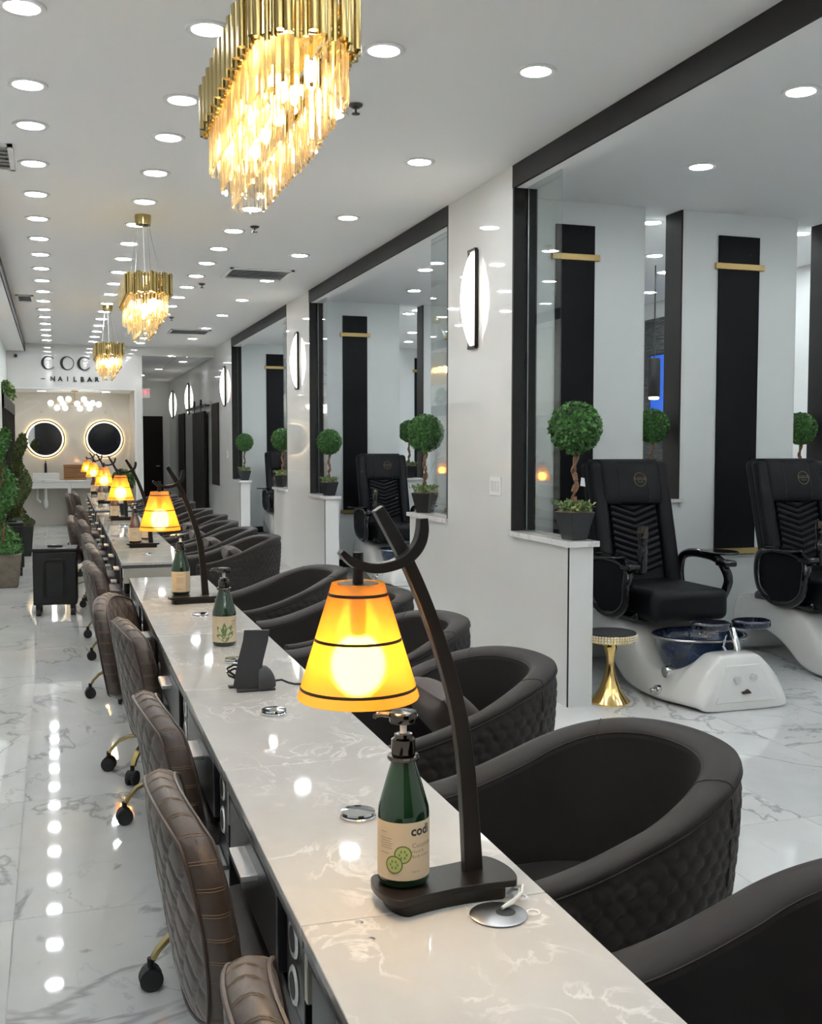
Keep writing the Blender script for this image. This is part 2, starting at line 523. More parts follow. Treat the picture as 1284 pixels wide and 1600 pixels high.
# back wall with the sign, the wash alcove and the corridor mouth
YB = 19.7
b = MB().box(XL, -.716, YB, YB+.12, 0, ZC).box(-.716, 1.39, YB, YB+.12, 2.51, ZC).box(1.39, 1.5, YB, YB+.12, 0, ZC).box(1.5, XW, YB, YB+.12, 3.10, ZC)
wb = struct(b.build('wall_back', 'porcelain'), 'glossy pale grey end wall carrying the black salon sign')
ft = MB().box(-.716, 1.39, YB-.012, YB+.12, 2.485, 2.512).box(1.365, 1.392, YB-.012, YB+.12, 0, 2.485).build('opening_frame', 'white_trim', wb)
YA = 21.6
struct(MB().box(-.95, 1.5, YA, YA+.12, 0, 2.7).build('wall_alcove', 'alcove_stone'), 'cream polished stone wall behind the two lit mirrors')
struct(MB().box(1.39, 1.5, YB+.12, YA, 0, 2.7).build('wall_alcove_side', 'alcove_stone'))
struct(MB().box(-.95, 1.5, YB+.12, YA+.12, 2.512, 2.62).build('ceiling_alcove', 'ceiling_paint'))
struct(MB().box(1.40, 1.5, YA+.12, 28, 0, 3.2).build('wall_corridor', 'wall_paint'))
struct(MB().box(1.4, XW+.1, 27.8, 27.95, 0, 3.2).build('wall_corridor_end', 'wall_paint'))
cc = struct(MB().box(1.4, XW+.1, YB+.12, 28, 3.12, 3.2).build('ceiling_corridor', 'ceiling_paint'))
pan_me = MB().box(.006, .594, .006, .594, -.012, 0).mesh('ceiling_panel', 'ceiling_paint', False)
for i in range(2):
    for j in range(13): link('ceiling_panel', pan_me, cc, (1.52+.61*i, YB+.14+.6*j, 3.12))

# left soffit with dark fascia
struct(MB().box(XL, -.46, 7.9, YB, 3.13, ZC).build('ceiling_soffit', 'ceiling_paint'))
struct(MB().box(-.46, -.445, 7.9, YB, 3.125, ZC).build('trim_1', 'dark_trim'), 'dark fascia board of the left soffit')

# right wall: pilasters, low walls, header beams
PIL = [(-3.1, 1.75), (6.33, 7.5), (12.05, 13.3), (17.7, 27.8)]
XT = 2.925
for k, (a, c) in enumerate(PIL):
    wr = struct(MB().box(XW, XT, a, c, 0, ZC).build('wall_right', 'porcelain'),
           ['glossy white wall beside the camera', 'glossy white pilaster with the nearest sconce', 'glossy white pilaster with the middle sconce', 'glossy white wall running on into the corridor'][k])
    if 0 < k:
        j = MB().box(XW-.001, XT+.006, a-.022, a, .96, 3.12).build('jamb_lining', 'dark_trim', wr)
        MB().box(2.866, 2.872, a-.026, a-.02, .96, 3.12).build('reveal_strip', 'steel', wr)
    if k < 3:
        MB().box(XW-.001, XT+.006, c, c+.02, .96, 3.12).build('jamb_lining', 'dark_trim', wr)
    if k in (1, 2):   # panel joints
        for z in (1.2, 2.4): MB().box(XW-.0008, XW, a, c, z-.0015, z+.0015).build('panel_joint', 'grout', wr)
OPEN = [(1.75, 6.33), (7.5, 12.05), (13.3, 17.7)]
for k, (a, c) in enumerate(OPEN):
    struct(MB().box(XW-.004, XW+.016, a, c, 3.12, ZC-.001).build('trim_%d' % (k+2), 'dark_trim'), 'dark header board over the %s treatment bay opening' % ORD[k])
    struct(MB().box(XW+.016, XT, a, c, 3.12, ZC-.001).build('header_soffit', 'ceiling_paint'))
LOW = [(1.75, 2.65, 1), (5.52, 6.33, -1), (7.5, 8.40, 1), (11.35, 12.05, -1), (13.3, 14.19, 1), (16.95, 17.7, -1)]
for k, (a, c, sgn) in enumerate(LOW):
    lw = struct(MB().box(XW, XT, a, c, 0, .925).build('wall_low', 'porcelain'))
    if sgn < 0:
        MB().box(XW+.004, XT, a-.012, a, 0, .925).build('end_panel', 'white_trim', lw)
        MB().box(XW-.001, XW+.004, a-.012, a, 0, .925).build('edge_strip', 'dark_trim', lw)
        MB().box(XW-.022, XT+.025, a-.045, c, .925, .958).build('cap', 'marble_cap', lw, .003)
    else:
        MB().box(XW-.022, XT+.025, a, c+.03, .925, .958).build('cap', 'marble_cap', lw, .003)
for k, (a, c) in enumerate([(5.80, 6.308), (7.52, 8.10), (11.55, 12.028), (13.32, 13.9), (17.2, 17.678)]):
    g = struct(MB().box(2.846, 2.854, a, c, .958, 3.12).build('window_%d' % (k+1), 'glass'), 'clear glass screen standing on a low wall cap')
    MB().box(2.843, 2.857, a, c, .958, .966).build('channel', 'steel', g)

# partitions between the bays (walls across, with slots and black stripes)
def partition(yp, dx, slots=True):
    segs = [(XT, 4.16+dx), (4.484+dx, 5.50+dx), (5.82+dx, X1)]
    seg = []; low = []
    for a, c in segs: seg.append(struct(MB().box(a, c, yp, yp+.2, 0, ZC-.001).build('wall_partition', 'wall_paint')))
    for a, c in ((4.16+dx, 4.484+dx), (5.50+dx, 5.82+dx)): low.append(struct(MB().box(a, c, yp, yp+.2, 0, 1.075).build('wall_partition', 'wall_paint')))
    for o, (a, c) in zip(seg, ((3.44, 3.75), (4.80, 5.16), (6.15, 6.5))):
        p = MB().box(a+dx, c+dx, yp-.018, yp, .66, 3.09).build('stripe_panel', 'black_panel', o, .002)
        for z in (.69, 2.86): MB().box(a+dx-.035, c+dx+.035, yp-.034, yp-.004, z-.022, z+.022).build('brass_bar', 'brass_bar', o, .002)
    for o, a in zip(seg[1:], (4.484, 5.82)):
        MB().box(a+dx-.012, a+dx+.001, yp-.012, yp+.21, 1.1, ZC-.002).build('jamb_lining', 'dark_trim', o)
        MB().box(a+dx+.001, a+dx+.03, yp-.014, yp, 1.04, ZC-.002).build('casing', 'white_trim', o)
    for o, lo, a in zip(seg, low, (4.16, 5.50)):
        MB().box(a+dx-.001, a+dx+.012, yp-.0, yp+.21, 1.1, ZC-.002).build('jamb_lining', 'white_trim', o)
        MB().box(a+dx-.02, a+dx+.36, yp-.035, yp+.22, 1.075, 1.10).build('sill', 'marble_cap', lo, .002)
    struct(MB().box(XT, X1, yp-.012, yp, 0, .1).build('baseboard_partition', 'dark_trim'))
YPS = [1.35, 7.1, 12.85, 18.6]
for yp, dx in zip(YPS, (0, 0, -.07, .07)): partition(yp, dx)
st = struct(MB().box(X1-.03, X1, 9.5, 11.85, 0, 3.05).build('wall_stone', 'stone_dark'), 'dark stacked stone cladding seen through the slot')

# corridor doors
def plain_door(n, verts, label):
    d = struct(MB().box(*verts).build('door_%d' % n, 'door_dark', None, .004), label); return d
d1 = plain_door(1, (1.98, 2.60, 27.76, 27.8, 0, 2.25), 'dark brown door at the far end of the corridor')
MB().tube([(2.50, 27.70, 1.0), (2.42, 27.70, 1.0)], .016).cyl((2.50, 27.70, 1.0), .022, .06, 12, 'y').build('door_handle', 'chrome', d1)
d2 = plain_door(2, (XW-.03, XW+.01, 24.3, 25.5, 0, 2.23), 'dark side door between the two far sconces')
d3 = plain_door(3, (XW-.09, XW-.045, 20.5, 22.3, .02, 2.16), 'dark sliding barn door hung from a black rail')
for y in (20.9, 21.9):
    MB().box(XW-.10, XW-.09, y-.03, y+.03, 1.95, 2.30).cyl((XW-.11, y, 2.33), .06, .03, 16, 'x').build('roller', 'black_plastic', d3)
MB().box(XW-.085, XW-.075, 20.3, 23.4, 2.23, 2.29).build('rail', 'black_plastic', d3)
for y in (20.35, 21.6, 23.3): MB().cyl((XW-.085, y, 2.26), .015, .085, 8, 'x').build('rail_bracket', 'black_plastic', d3)
wd = struct(MB().box(XW-.02, XW+.01, 19.15, 20.0, .80, 2.27).build('window_6', 'door_dark', None, .004), 'tall dark glazed panel beside the barn door')

# ================================================================== CEILING LIGHTS
ring_me = MB().lathe([(.071, -.002), (.071, -.008), (.094, -.010), (.097, -.004), (.097, 0)], 28).mesh('trim_ring', 'white_trim')
lens_me = MB().lathe([(.0001, -.0035), (.0705, -.0035)], 16).mesh('lens', 'lens', False)
lensb_me = MB().lathe([(.0001, -.0035), (.0705, -.0035)], 16).mesh('lens', 'lens_bay', False)
def downlight(x, y, label, group, z=ZC):
    t = tag(empty('recessed_downlight', (x, y, z)), label, 'ceiling light', group)
    link('trim_ring', ring_me, t); link('lens', lensb_me if x > XT and z == ZC else lens_me, t)
    return t
YR = [4.69, 5.67, 6.37, 7.21, 8.07, 8.92, 9.76, 10.56, 11.38, 12.2, 13.05, 13.9, 14.75, 15.6, 16.45, 17.3, 18.15, 19.0]
ROWN = ['leftmost', 'second', 'third']
for r, x in enumerate((-.09, .65, 1.425)):
    for k, y in enumerate(YR):
        downlight(x, y, '%s recessed downlight of the %s long ceiling row' % (ORD[k], ROWN[r]), 'downlights in the three close-set rows')
    for y in (3.85, 3.0, 2.15, 1.3, .45, -.4, -1.25, -2.1):
        downlight(x, y, 'round recessed downlight behind the nearest ones in view', 'downlights out of view')
for k, y in enumerate((4.72, 6.42, 8.14, 9.86, 11.46, 13.07, 14.67, 16.33, 18.0)):
    downlight(2.18, y, '%s widely spaced downlight nearest the right-hand openings' % ORD[k], 'downlights beside the bays')
for y in (3.0, 1.3, -.4, -2.1):
    downlight(2.18, y, 'round recessed downlight behind the nearest ones in view', 'downlights out of view')
BAYN = ['nearest', 'middle', 'farthest']
for k, y0 in enumerate((0, 5.75, 11.5)):
    for q, (x, y) in enumerate(((3.55, 4.57), (3.90, 5.97), (5.3, 4.5), (5.7, 5.9))):
        downlight(x, y+y0-(.0 if k == 0 else .05), '%s ceiling downlight of the %s treatment bay' % (ORD[q], BAYN[k]), 'downlights in the treatment bays')
    for q, (x, y) in enumerate(((3.55, 3.2), (5.3, 3.1), (6.5, 3.2), (6.5, 5.2), (4.5, 2.2), (4.6, 3.85), (5.9, 3.9), (3.5, 2.1), (5.7, 2.1))):  # unseen downlights, added to raise the light in the bays
        downlight(x, y+y0, 'added ceiling downlight out of view, brightening the %s bay' % BAYN[k], 'downlights out of view')
    for q, x in enumerate((4.5, 5.9)):
        downlight(x, 7.56+y0, 'downlight behind the %s wall slot of the %s bay' % (ORD[q], BAYN[k]), 'downlights behind the slots')
for k, (x, y) in enumerate(((2.35, 20.9), (2.1, 23.1), (1.9, 25.2))):
    downlight(x, y, '%s downlight in the corridor drop ceiling' % ORD[k], 'corridor downlights', 3.108)
for k, (x, y) in enumerate(((-.2, 20.9), (.93, 20.9))):
    downlight(x, y, 'downlight above the %s round mirror' % ('left', 'right')[k], 'alcove downlights', 2.512)

# sprinkler heads, ceiling vents, camera, exit sign
def sprinkler(x, y, lab):
    t = tag(empty('sprinkler_head', (x, y, ZC)), lab, 'sprinkler', 'ceiling sprinklers')
    MB().lathe([(.038, -.004), (.034, -.012), (.02, -.02), (.008, -.022)], 16).build('flange', 'sprinkler_metal', t)
    MB().cyl((0, 0, -.045), .006, .03, 8).lathe([(.022, -.05), (.022, -.046)], 12).build('deflector', 'sprinkler_metal', t)
for k, (x, y) in enumerate(((1.51, 5.47), (1.557, 8.69), (1.55, 11.9), (1.55, 15.1))):
    sprinkler(x, y, '%s sprinkler head on the ceiling between the downlight rows' % ORD[k])
def vent(x, y, sx, sy, lab, n=8):
    t = tag(empty('ceiling_vent', (x, y, ZC)), lab, 'air vent', 'ceiling vents')
    f = MB()
    for (a, c, e, g) in ((-sx, sx, -sy, -sy+.03), (-sx, sx, sy-.03, sy), (-sx, -sx+.03, -sy, sy), (sx-.03, sx, -sy, sy)): f.box(a, c, e, g, -.016, 0)
    f.build('frame', 'white_trim', t)
    MB().box(-sx+.03, sx-.03, -sy+.03, sy-.03, -.006, -.001).build('backing', 'steel', t)
    for i in range(n):
        yy = -sy+.03+(2*sy-.06)*(i+.5)/n
        MB().hexa([(-sx+.03, yy-.012, -.014), (sx-.03, yy-.012, -.014), (sx-.03, yy-.009, -.014), (-sx+.03, yy-.009, -.014), (-sx+.03, yy+.006, -.003), (sx-.03, yy+.006, -.003), (sx-.03, yy+.009, -.003), (-sx+.03, yy+.009, -.003)]).build('slat', 'white_trim', t)
vent(2.0, 11.05, .32, .32, 'large square supply vent beside the widely spaced downlights', 6)
vent(2.0, 16.9, .30, .30, 'distant square supply vent near the end wall', 6)
vent(-.30, 13.7, .10, .28, 'small grey grille vent by the left soffit', 6)
vent(-.30, 7.1, .10, .30, 'narrow vent at the left edge of the ceiling', 6)
t = tag(empty('security_camera', (-.60, YB, 3.09)), 'small white dome security camera high on the end wall', 'camera')
MB().cyl((0, -.05, -.04), .04, .05, 16, 'y').build('housing', 'white_plastic', t); MB().sphere((0, -.055, -.05), .03).build('dome', 'black_gloss', t)
t = tag(empty('exit_sign', (1.60, 23.5, 2.62)), 'red lit exit sign hanging in the corridor', 'sign')
MB().box(0, .34, -.02, .02, -.1, .1).build('housing', 'white_plastic', t)
MB().cyl((.17, 0, .1), .012, .386, 8).build('hanger', 'white_plastic', t)
vs, fs = textmesh('EXIT', .16, .002)
MB().add([(.17+x, -.023+z, y) for x, y, z in vs], fs).build('lettering', 'red_sign', t, smooth=False)

# ================================================================== WALL SCONCES
def make_sconce():
    t = empty('wall_sconce', (0, 0, 0))        # on a wall facing -x, origin at the middle of the back plate
    h, wd, dp = .33, .068, .075
    MB().box(-.008, 0, -wd, wd, -h, h).build('back_plate', 'bronze', t, .002)
    n = 20; prof = [(-.009-dp*math.sin(PI*i/n)**.75, -h*.97+2*h*.97*i/n) for i in range(n+1)]
    MB().prism(prof, -wd+.008, wd-.008, 'y').build('diffuser', 'sconce_diffuser', t)
    for q in (-1, 1):
        MB().box(-.028, -.008, q*(wd-.004)-.004, q*(wd-.004)+.004, -h, h).build('side_bar', 'bronze', t)
        MB().box(-.030, -.008, -wd, wd, q*h-.010, q*h+.010).build('end_cap', 'bronze', t)
    return t
sc = make_sconce()
for k, y in enumerate((6.97, 12.65, 18.4, 23.6, 26.9)):
    o = sc if k == 0 else dup(sc)
    o.location = (XW, y, 2.51)
    tag(o, ['bowed white wall sconce on the nearest pilaster', 'bowed white wall sconce on the second pilaster', 'bowed white wall sconce just before the corridor', 'bowed white sconce above the barn door in the corridor', 'last bowed white sconce at the corridor end'][k], 'wall light', 'bowed wall sconces along the right wall')

# outlets and switches
def plate(loc, lab, n=3):
    t = tag(empty('wall_plate', loc), lab, 'switch')
    MB().box(-.008, 0, -.055-.02*(n-1), .055+.02*(n-1), -.062, .062).build('plate', 'white_plastic', t, .002)
    for i in range(n): MB().box(-.012, -.008, -.016+(i-(n-1)/2)*.05, .016+(i-(n-1)/2)*.05, -.034, .034).build('rocker', 'white_gloss', t, .001)
plate((XW, 6.58, 1.235), 'white triple switch plate on the nearest pilaster')
plate((XW, 18.2, 1.36), 'small white switch plate before the corridor', 1)

# ================================================================== CHANDELIERS
def stadium(hw, hl, n):
    """n points round a stadium: half width hw (x), half length hl (y); gives (x, y, nx, ny)"""
    s = hl-hw; P = 4*s+2*PI*hw; out = []
    for i in range(n):
        d = (i+.5)/n*P
        if d < 2*s: out.append((hw, -s+d, 1, 0)); continue
        d -= 2*s
        if d < PI*hw: a = d/hw; out.append((hw*math.cos(a), s+hw*math.sin(a), math.cos(a), math.sin(a))); continue
        d -= PI*hw
        if d < 2*s: out.append((-hw, s-d, -1, 0)); continue
        d -= 2*s; a = PI+d/hw; out.append((hw*math.cos(a), -s+hw*math.sin(a), math.cos(a), math.sin(a)))
    return out
def crystal_verts(wd, th, L):
    return [(-wd,-th,-L),(wd,-th,-L+.012),(wd,th,-L+.012),(-wd,th,-L),(-wd*.9,-th,0),(wd*.9,-th,0),(wd*.9,th,0),(-wd*.9,th,0)]
def chandelier(loc, label, fine, drop):
    t = tag(empty('crystal_chandelier', loc), label, 'chandelier', 'gold and crystal chandeliers')
    hw, hl = .155, .58                        # loc is on the ceiling; zero height of the body is `drop` below it
    z1 = -drop; z0 = z1-.15
    MB().lathe([(.062, 0), (.062, -.012), (.058, -.075), (.0, -.078)], 24).build('canopy', 'gold', t)
    wires = MB()
    for (x, y) in ((.09, -.36), (-.09, -.36), (.09, .36), (-.09, .36)):
        MB().tube([(x*.4, y*.1, -.07), (x, y, z1)], .0016, 5).build('wire', 'steel', t)
    MB().tube([(0, 0, -.07), (0.01, 0, z1-.02)], .003, 6).build('cable', 'white_plastic', t)
    frame = MB()
    pts = stadium(hw-.02, hl-.02, 60)
    for z in (z1-.02, z0+.012): frame.tube([(p[0], p[1], z) for p in pts], .006, 6, closed=True)
    for y in (-.36, 0, .36): frame.box(-hw+.02, hw-.02, y-.008, y+.008, z1-.026, z1-.014)
    frame.build('frame', 'gold', t)
    MB().prism([(p[0]*.93, p[1]*.985) for p in stadium(hw-.03, hl-.03, 48)], z1-.03, z1-.024, 'z').build('top_plate', 'gold', t)
    ptsg = stadium(hw, hl, 118)
    kinds = [(.0125, .0), (.0085, -.012), (.0085, -.006), (.0125, .008)]
    mes = [MB().lathe([(r, z0+o), (r, z1+o*.6)], 10 if fine else 6).lathe([(r*.8, z0+o+.0005), (r*.8, z1+o*.6-.0005)], 6).mesh('gold_tube', 'gold') for r, o in kinds]
    if fine:
        for i, (x, y, nx, ny) in enumerate(ptsg):
            k = i % 4; off = .006 if k in (0, 3) else -.006
            link('gold_tube', mes[k], t, (x+nx*off, y+ny*off, 0))
    else:
        g = MB()
        for i, (x, y, nx, ny) in enumerate(ptsg):
            k = i % 4; r, o = kinds[k]; off = .006 if k in (0, 3) else -.006
            g.lathe([(r, z0+o), (r, z1+o*.6)], 7, (x+nx*off, y+ny*off, 0))
        stuff(g.build('gold_tubes', 'gold', t))
    tiers = [(.022, .0, .155, 98), (.060, -.055, .155, 84), (.098, -.115, .155, 72)]
    cm = [MB().hexa(crystal_verts(.0072, .0042, L)).mesh('crystal_drop', 'crystal', False) for (_, _, L, _) in tiers]
    g = MB()
    for q, (ins, dz, L, n) in enumerate(tiers):
        for i, (x, y, nx, ny) in enumerate(stadium(hw-ins, hl-ins, n)):
            a = math.atan2(ny, nx)+PI/2+random.uniform(-.4, .4); zz = z0+.012+dz+random.uniform(-.004, .004)
            if fine: link('crystal_drop', cm[q], t, (x, y, zz), (0, 0, a))
            else:
                c, s = math.cos(a), math.sin(a)
                g.hexa([(x+u*c-v*s, y+u*s+v*c, zz+ww) for u, v, ww in crystal_verts(.0072, .0042, L)])
    if not fine: stuff(g.build('crystal_drops', 'crystal', t, smooth=False))
    bm = MB().sphere((0, 0, 0), .015, 8, 6, 2.0).mesh('bulb', 'crystal_bulb')
    for i in range(9):
        y = -.44+.11*i
        link('bulb', bm, t, (.028*(-1)**i, y, z0-.05-.03*(i % 2)))
    return t
chandelier((.675, 3.46, ZC), 'large gold and crystal chandelier cut off by the top of the picture', True, .51)
chandelier((.675, 8.56, ZC), 'gold and crystal chandelier in the middle of the ceiling', False, .51)
chandelier((.665, 14.1, ZC), 'small far gold and crystal chandelier in front of the sign', False, .51)

# ================================================================== SIGN AND WASH ALCOVE
def letter_arc(cx, cz, R, a0, a1, n=48, depth=.02):
    """a round letter stroke, heavy on its left side; in the x-z plane"""
    out = []; inn = []
    for i in range(n+1):
        a = a0+(a1-a0)*i/n; th = .012+.036*max(0, -math.cos(a))**1.3
        out.append((cx+R*math.cos(a), cz+R*math.sin(a))); inn.append((cx+(R-th)*math.cos(a), cz+(R-th)*math.sin(a)))
    mb = MB(); vs = []; fs = []
    for d in (0, -depth):
        for i in range(n+1): vs.append((out[i][0], d, out[i][1])); vs.append((inn[i][0], d, inn[i][1]))
    N = 2*(n+1)
    for i in range(n):
        a = 2*i; fs += [(a, a+1, a+3, a+2), (N+a, N+a+2, N+a+3, N+a+1), (a, a+2, N+a+2, N+a), (a+1, N+a+1, N+a+3, a+3)]
    if abs(a1-a0) < 6.2: fs += [(0, N, N+1, 1), (2*n, 2*n+1, N+2*n+1, N+2*n)]
    return mb.add(vs, fs)
sg = tag(empty('wall_sign', (0, YB, 0)), 'black raised salon lettering on the pale end wall', 'sign')
R0 = .118
for k, (ch, cx) in enumerate((('C', -.075), ('O', .235), ('C', .52), ('O', .83))):
    mb = letter_arc(cx, 2.935, R0, math.radians(38), math.radians(322)) if ch == 'C' else letter_arc(cx, 2.935, R0, 0, 2*PI)
    mb.move(0, -.002, 0).build('letter', 'black_plastic', sg, angle=50)
for k, ch in enumerate('NAILBAR'):
    vs, fs = textmesh(ch, .112, .008, fat=.0035)
    MB().add([(-.005+.122*k+x, -.010+z, 2.658+y) for x, y, z in vs], fs).build('letter', 'black_plastic', sg, smooth=False)
for cx in (-.165, .885): MB().box(cx-.035, cx+.035, -.016, 0, 2.652, 2.666).build('dash', 'black_plastic', sg)

def round_mirror(x, lab):
    t = tag(empty('lit_mirror', (x, YA, 1.635)), lab, 'mirror', 'round lit mirrors')
    def ring(r0, r1, y0, y1, name, m, n=48):
        MB().grid(lambda u, v: (lambda a, q: (q[0]*math.cos(a), q[1], q[0]*math.sin(a)))(2*PI*u, [(r0, y0), (r1, y0), (r1, y1), (r0, y1)][int(round(v*4)) % 4]), n, 4, True, True).build(name, m, t)
    MB().cyl((0, -.03, 0), .345, .012, 48, 'y').build('glass', 'mirror', t)
    ring(.310, .338, -.034, -.0305, 'light_band', 'led_ring')
    ring(.342, .358, -.042, -.012, 'frame', 'black_plastic')
    ring(.326, .340, -.016, -.004, 'halo_strip', 'led_strip')
    MB().cyl((0, -.018, 0), .27, .016, 32, 'y').build('back_box', 'grey_plastic', t)
round_mirror(-.165, 'left round mirror with a glowing ring above the sink')
round_mirror(.918, 'right round mirror with a glowing ring behind the desk lamps')
t = tag(empty('wash_counter', (.4, YA-.004, 0)), 'long white marble wash counter below the lit mirrors', 'counter')
MB().box(-1.05, .93, -.50, 0, .83, .865).build('top', 'marble_cap', t, .003)
MB().box(-1.05, -.12, -.48, -.46, .71, .83).build('apron', 'white_gloss', t, .002); MB().box(-.115, .93, -.48, -.46, .71, .83).build('apron', 'white_gloss', t, .002)
MB().box(-.18, -.12, -.52, 0, 0, .71).build('end_panel', 'marble_cap', t, .003)
MB().lathe([(.03, .71), (.03, .50), (.045, .48), (.05, .38), (.02, .33)], 16, (-.57, -.25, 0)).build('drain_pipe', 'white_gloss', t)
MB().tube([(-.72, -.2, .71), (-.72, -.2, .50), (-.66, -.2, .44)], .02, 8).build('water_pipe', 'white_plastic', t)
t = tag(empty('vessel_sink', (-.16, YA-.27, .865)), 'white rectangular vessel sink on the wash counter', 'sink')
b = MB(); o_, i_ = .24, .215
b.box(-o_, o_, -.16, .16, 0, .02).box(-o_, -i_, -.16, .16, .02, .13).box(i_, o_, -.16, .16, .02, .13).box(-i_, i_, -.16, -.135, .02, .13).box(-i_, i_, .135, .16, .02, .13).build('basin', 'white_gloss', t, .004)
t = tag(empty('tap', (-.165, YA-.06, .865)), 'tall dark tap behind the vessel sink', 'tap')
MB().lathe([(.03, 0), (.026, .02), (.022, .30), (.022, .31)], 14).build('body', 'black_plastic', t)
MB().tube([(0, 0, .28), (0, -.12, .28), (0, -.14, .25)], .015, 8).build('spout', 'black_plastic', t)
MB().tube([(0, 0, .31), (0, -.03, .36)], .008, 8).build('lever', 'black_plastic', t)
t = tag(empty('wicker_basket', (.36, YA-.28, .865)), 'brown wicker basket with a lid on the wash counter', 'basket')
for k in range(5): MB().box(-.20, .20, -.13, .13, .05*k, .05*k+.042).build('weave_band', 'wicker', t, .008)
for x in (-.19, 0, .19): MB().box(x-.012, x+.012, -.138, -.128, 0, .25).build('stake', 'wicker', t, .003)
MB().box(-.21, .21, -.14, .14, .25, .285).build('lid', 'wicker', t, .012)
t = tag(empty('globe_chandelier', (.37, 20.75, 2.512)), 'brass bar chandelier of white glass globes above the mirrors', 'chandelier')
MB().cyl((0, 0, -.02), .06, .02, 20).build('canopy', 'brass_bar', t)
MB().tube([(0, 0, -.01), (0, 0, -.24)], .010, 8).build('stem', 'brass_bar', t)
MB().tube([(-.36, 0, -.24), (.36, 0, -.24)], .009, 8).build('bar', 'brass_bar', t)
for (x, z) in ((-.42, -.23), (.42, -.245), (-.25, -.155), (-.11, -.155), (.16, -.155), (-.31, -.315), (-.17, -.315), (.09, -.325), (.26, -.32), (.04, -.235), (.21, -.235), (.31, -.225), (-.21, -.235)):
    g = MB().sphere((x, random.uniform(-.06, .0), z), .052, 16, 12).build('globe', 'globe_glass', t)
    MB().tube([(x*.9, 0, -.24), (x, -.02, z)], .005, 5).build('arm', 'brass_bar', t)
for k, x in enumerate((-.22, .95)):
    t = tag(empty('wall_spout', (x, YA, 2.16)), 'tiny chrome spotlight stub above the %s mirror' % ('left', 'right')[k], 'fitting')
    MB().cyl((0, -.03, 0), .025, .03, 12, 'y').build('base', 'steel', t); MB().tube([(0, -.02, 0), (0, -.09, -.02)], .016, 8).build('head', 'steel', t)

# display cabinet and plants against the left wall
t = tag(empty('display_cabinet', (XL+.004, 0, 0)), 'tall dark framed display cabinet with white doors on the left wall', 'cabinet')
MB().box(0, .09, 15.4, 19.55, 0, 2.18).build('body', 'white_gloss', t)
for k in range(8): MB().box(.09, .115, 15.4+k*.585, 15.47+k*.585, 0, 2.18).build('stile', 'door_dark', t)
MB().box(.09, .12, 15.4, 19.56, 2.02, 2.2).build('cornice', 'door_dark', t)
for k, y in enumerate((17.6, 18.6)):
    t = tag(empty('shelf_plant', (XL+.06, y, 2.202)), 'small green plant in a pale pot on top of the cabinet, %s one' % ('nearer', 'farther')[k], 'plant', 'plants on the cabinet')
    MB().lathe([(.04, 0), (.055, .1), (.05, .1), (.045, .07)], 12).build('pot', 'pink_pot', t)
    g = MB(); leaves(g, [((d.x*.05, d.y*.09, .16+d.z*.08), (d.x, d.y, d.z+.5)) for d in fib(160)], .09, .8); stuff(g.build('foliage', 'leaf_pale', t, smooth=False))

# polish shelves farther forward on the left wall (they mirror in the glossy pilasters)
for y0, word in ((9.9, 'nearer'), (12.9, 'farther')):
    t = tag(empty('polish_rack', (XL, y0, 0)), '%s white wall rack with narrow polish shelves' % word, 'shelf', 'polish racks')
    MB().box(0, .012, 0, 1.9, .75, 2.1).build('back_panel', 'white_gloss', t)
    for k in range(8): MB().box(.012, .09, .02, 1.88, .8+.16*k, .812+.16*k).build('shelf', 'white_plastic', t)

# ================================================================== LEFT FLOOR ITEMS
def spiral_topiary(x, y, pot, lab, hgt, sc=1.0, turns=1.6, ph=0., leaf='leaf_moss', pw=.19):
    t = tag(empty('spiral_topiary', (x, y, 0)), lab, 'topiary', 'spiral topiaries on the left')
    ph_ = .36 if pot == 'planter_brown' else .42
    a, b = pw*.78, pw
    MB().hexa([(-a,-a,0),(a,-a,0),(a,a,0),(-a,a,0),(-b,-b,ph_),(b,-b,ph_),(b,b,ph_),(-b,b,ph_)]).build('planter', pot, t, .01)
    MB().tube([(0, 0, ph_-.02), (0, 0, hgt-.1)], .02, 8).build('stem', 'bark', t)
    g = MB(); pts = []
    N = 130; path = []; rad = []
    for i in range(N):
        u = i/(N-1); an = ph+u*turns*2*PI; rr = .098*sc*(1-.5*u); z = ph_+.08+u*(hgt-ph_-.14)
        path.append((rr*math.cos(an), rr*math.sin(an), z)); rad.append(sc*(.120-.040*u)*min(1, (1-u)*9+.35))
    core = MB().tube(path, [q*.86 for q in rad], 12)
    core.sphere((0, 0, ph_+.03), pw*1.02, 16, 8, .45)
    for i in range(N):
        for k in range(34):
            n = Vector((random.gauss(0, 1), random.gauss(0, 1), random.gauss(0, 1))).normalized()
            pts.append((Vector(path[i])+n*rad[i]*.84, n))
    for d in fib(900):
        if d.z > -.3: pts.append((Vector((d.x*pw*1.0, d.y*pw*1.0, ph_+.03+d.z*pw*.46)), d))
    core.build('moss_core', leaf, t)
    leaves(g, pts, .036, .8)
    stuff(g.build('foliage', leaf, t, smooth=False))
    return t
spiral_topiary(-.535, 12.2, 'planter_brown', 'big spiral topiary in a brown square planter at the left edge', 1.72, .95, 1.9, .4, 'leaf_green', .18)
spiral_topiary(-.45, 15.6, 'black_plastic', 'second spiral topiary behind, in a black planter', 1.70, .82, 1.8, 1.4, 'leaf_moss', .16)
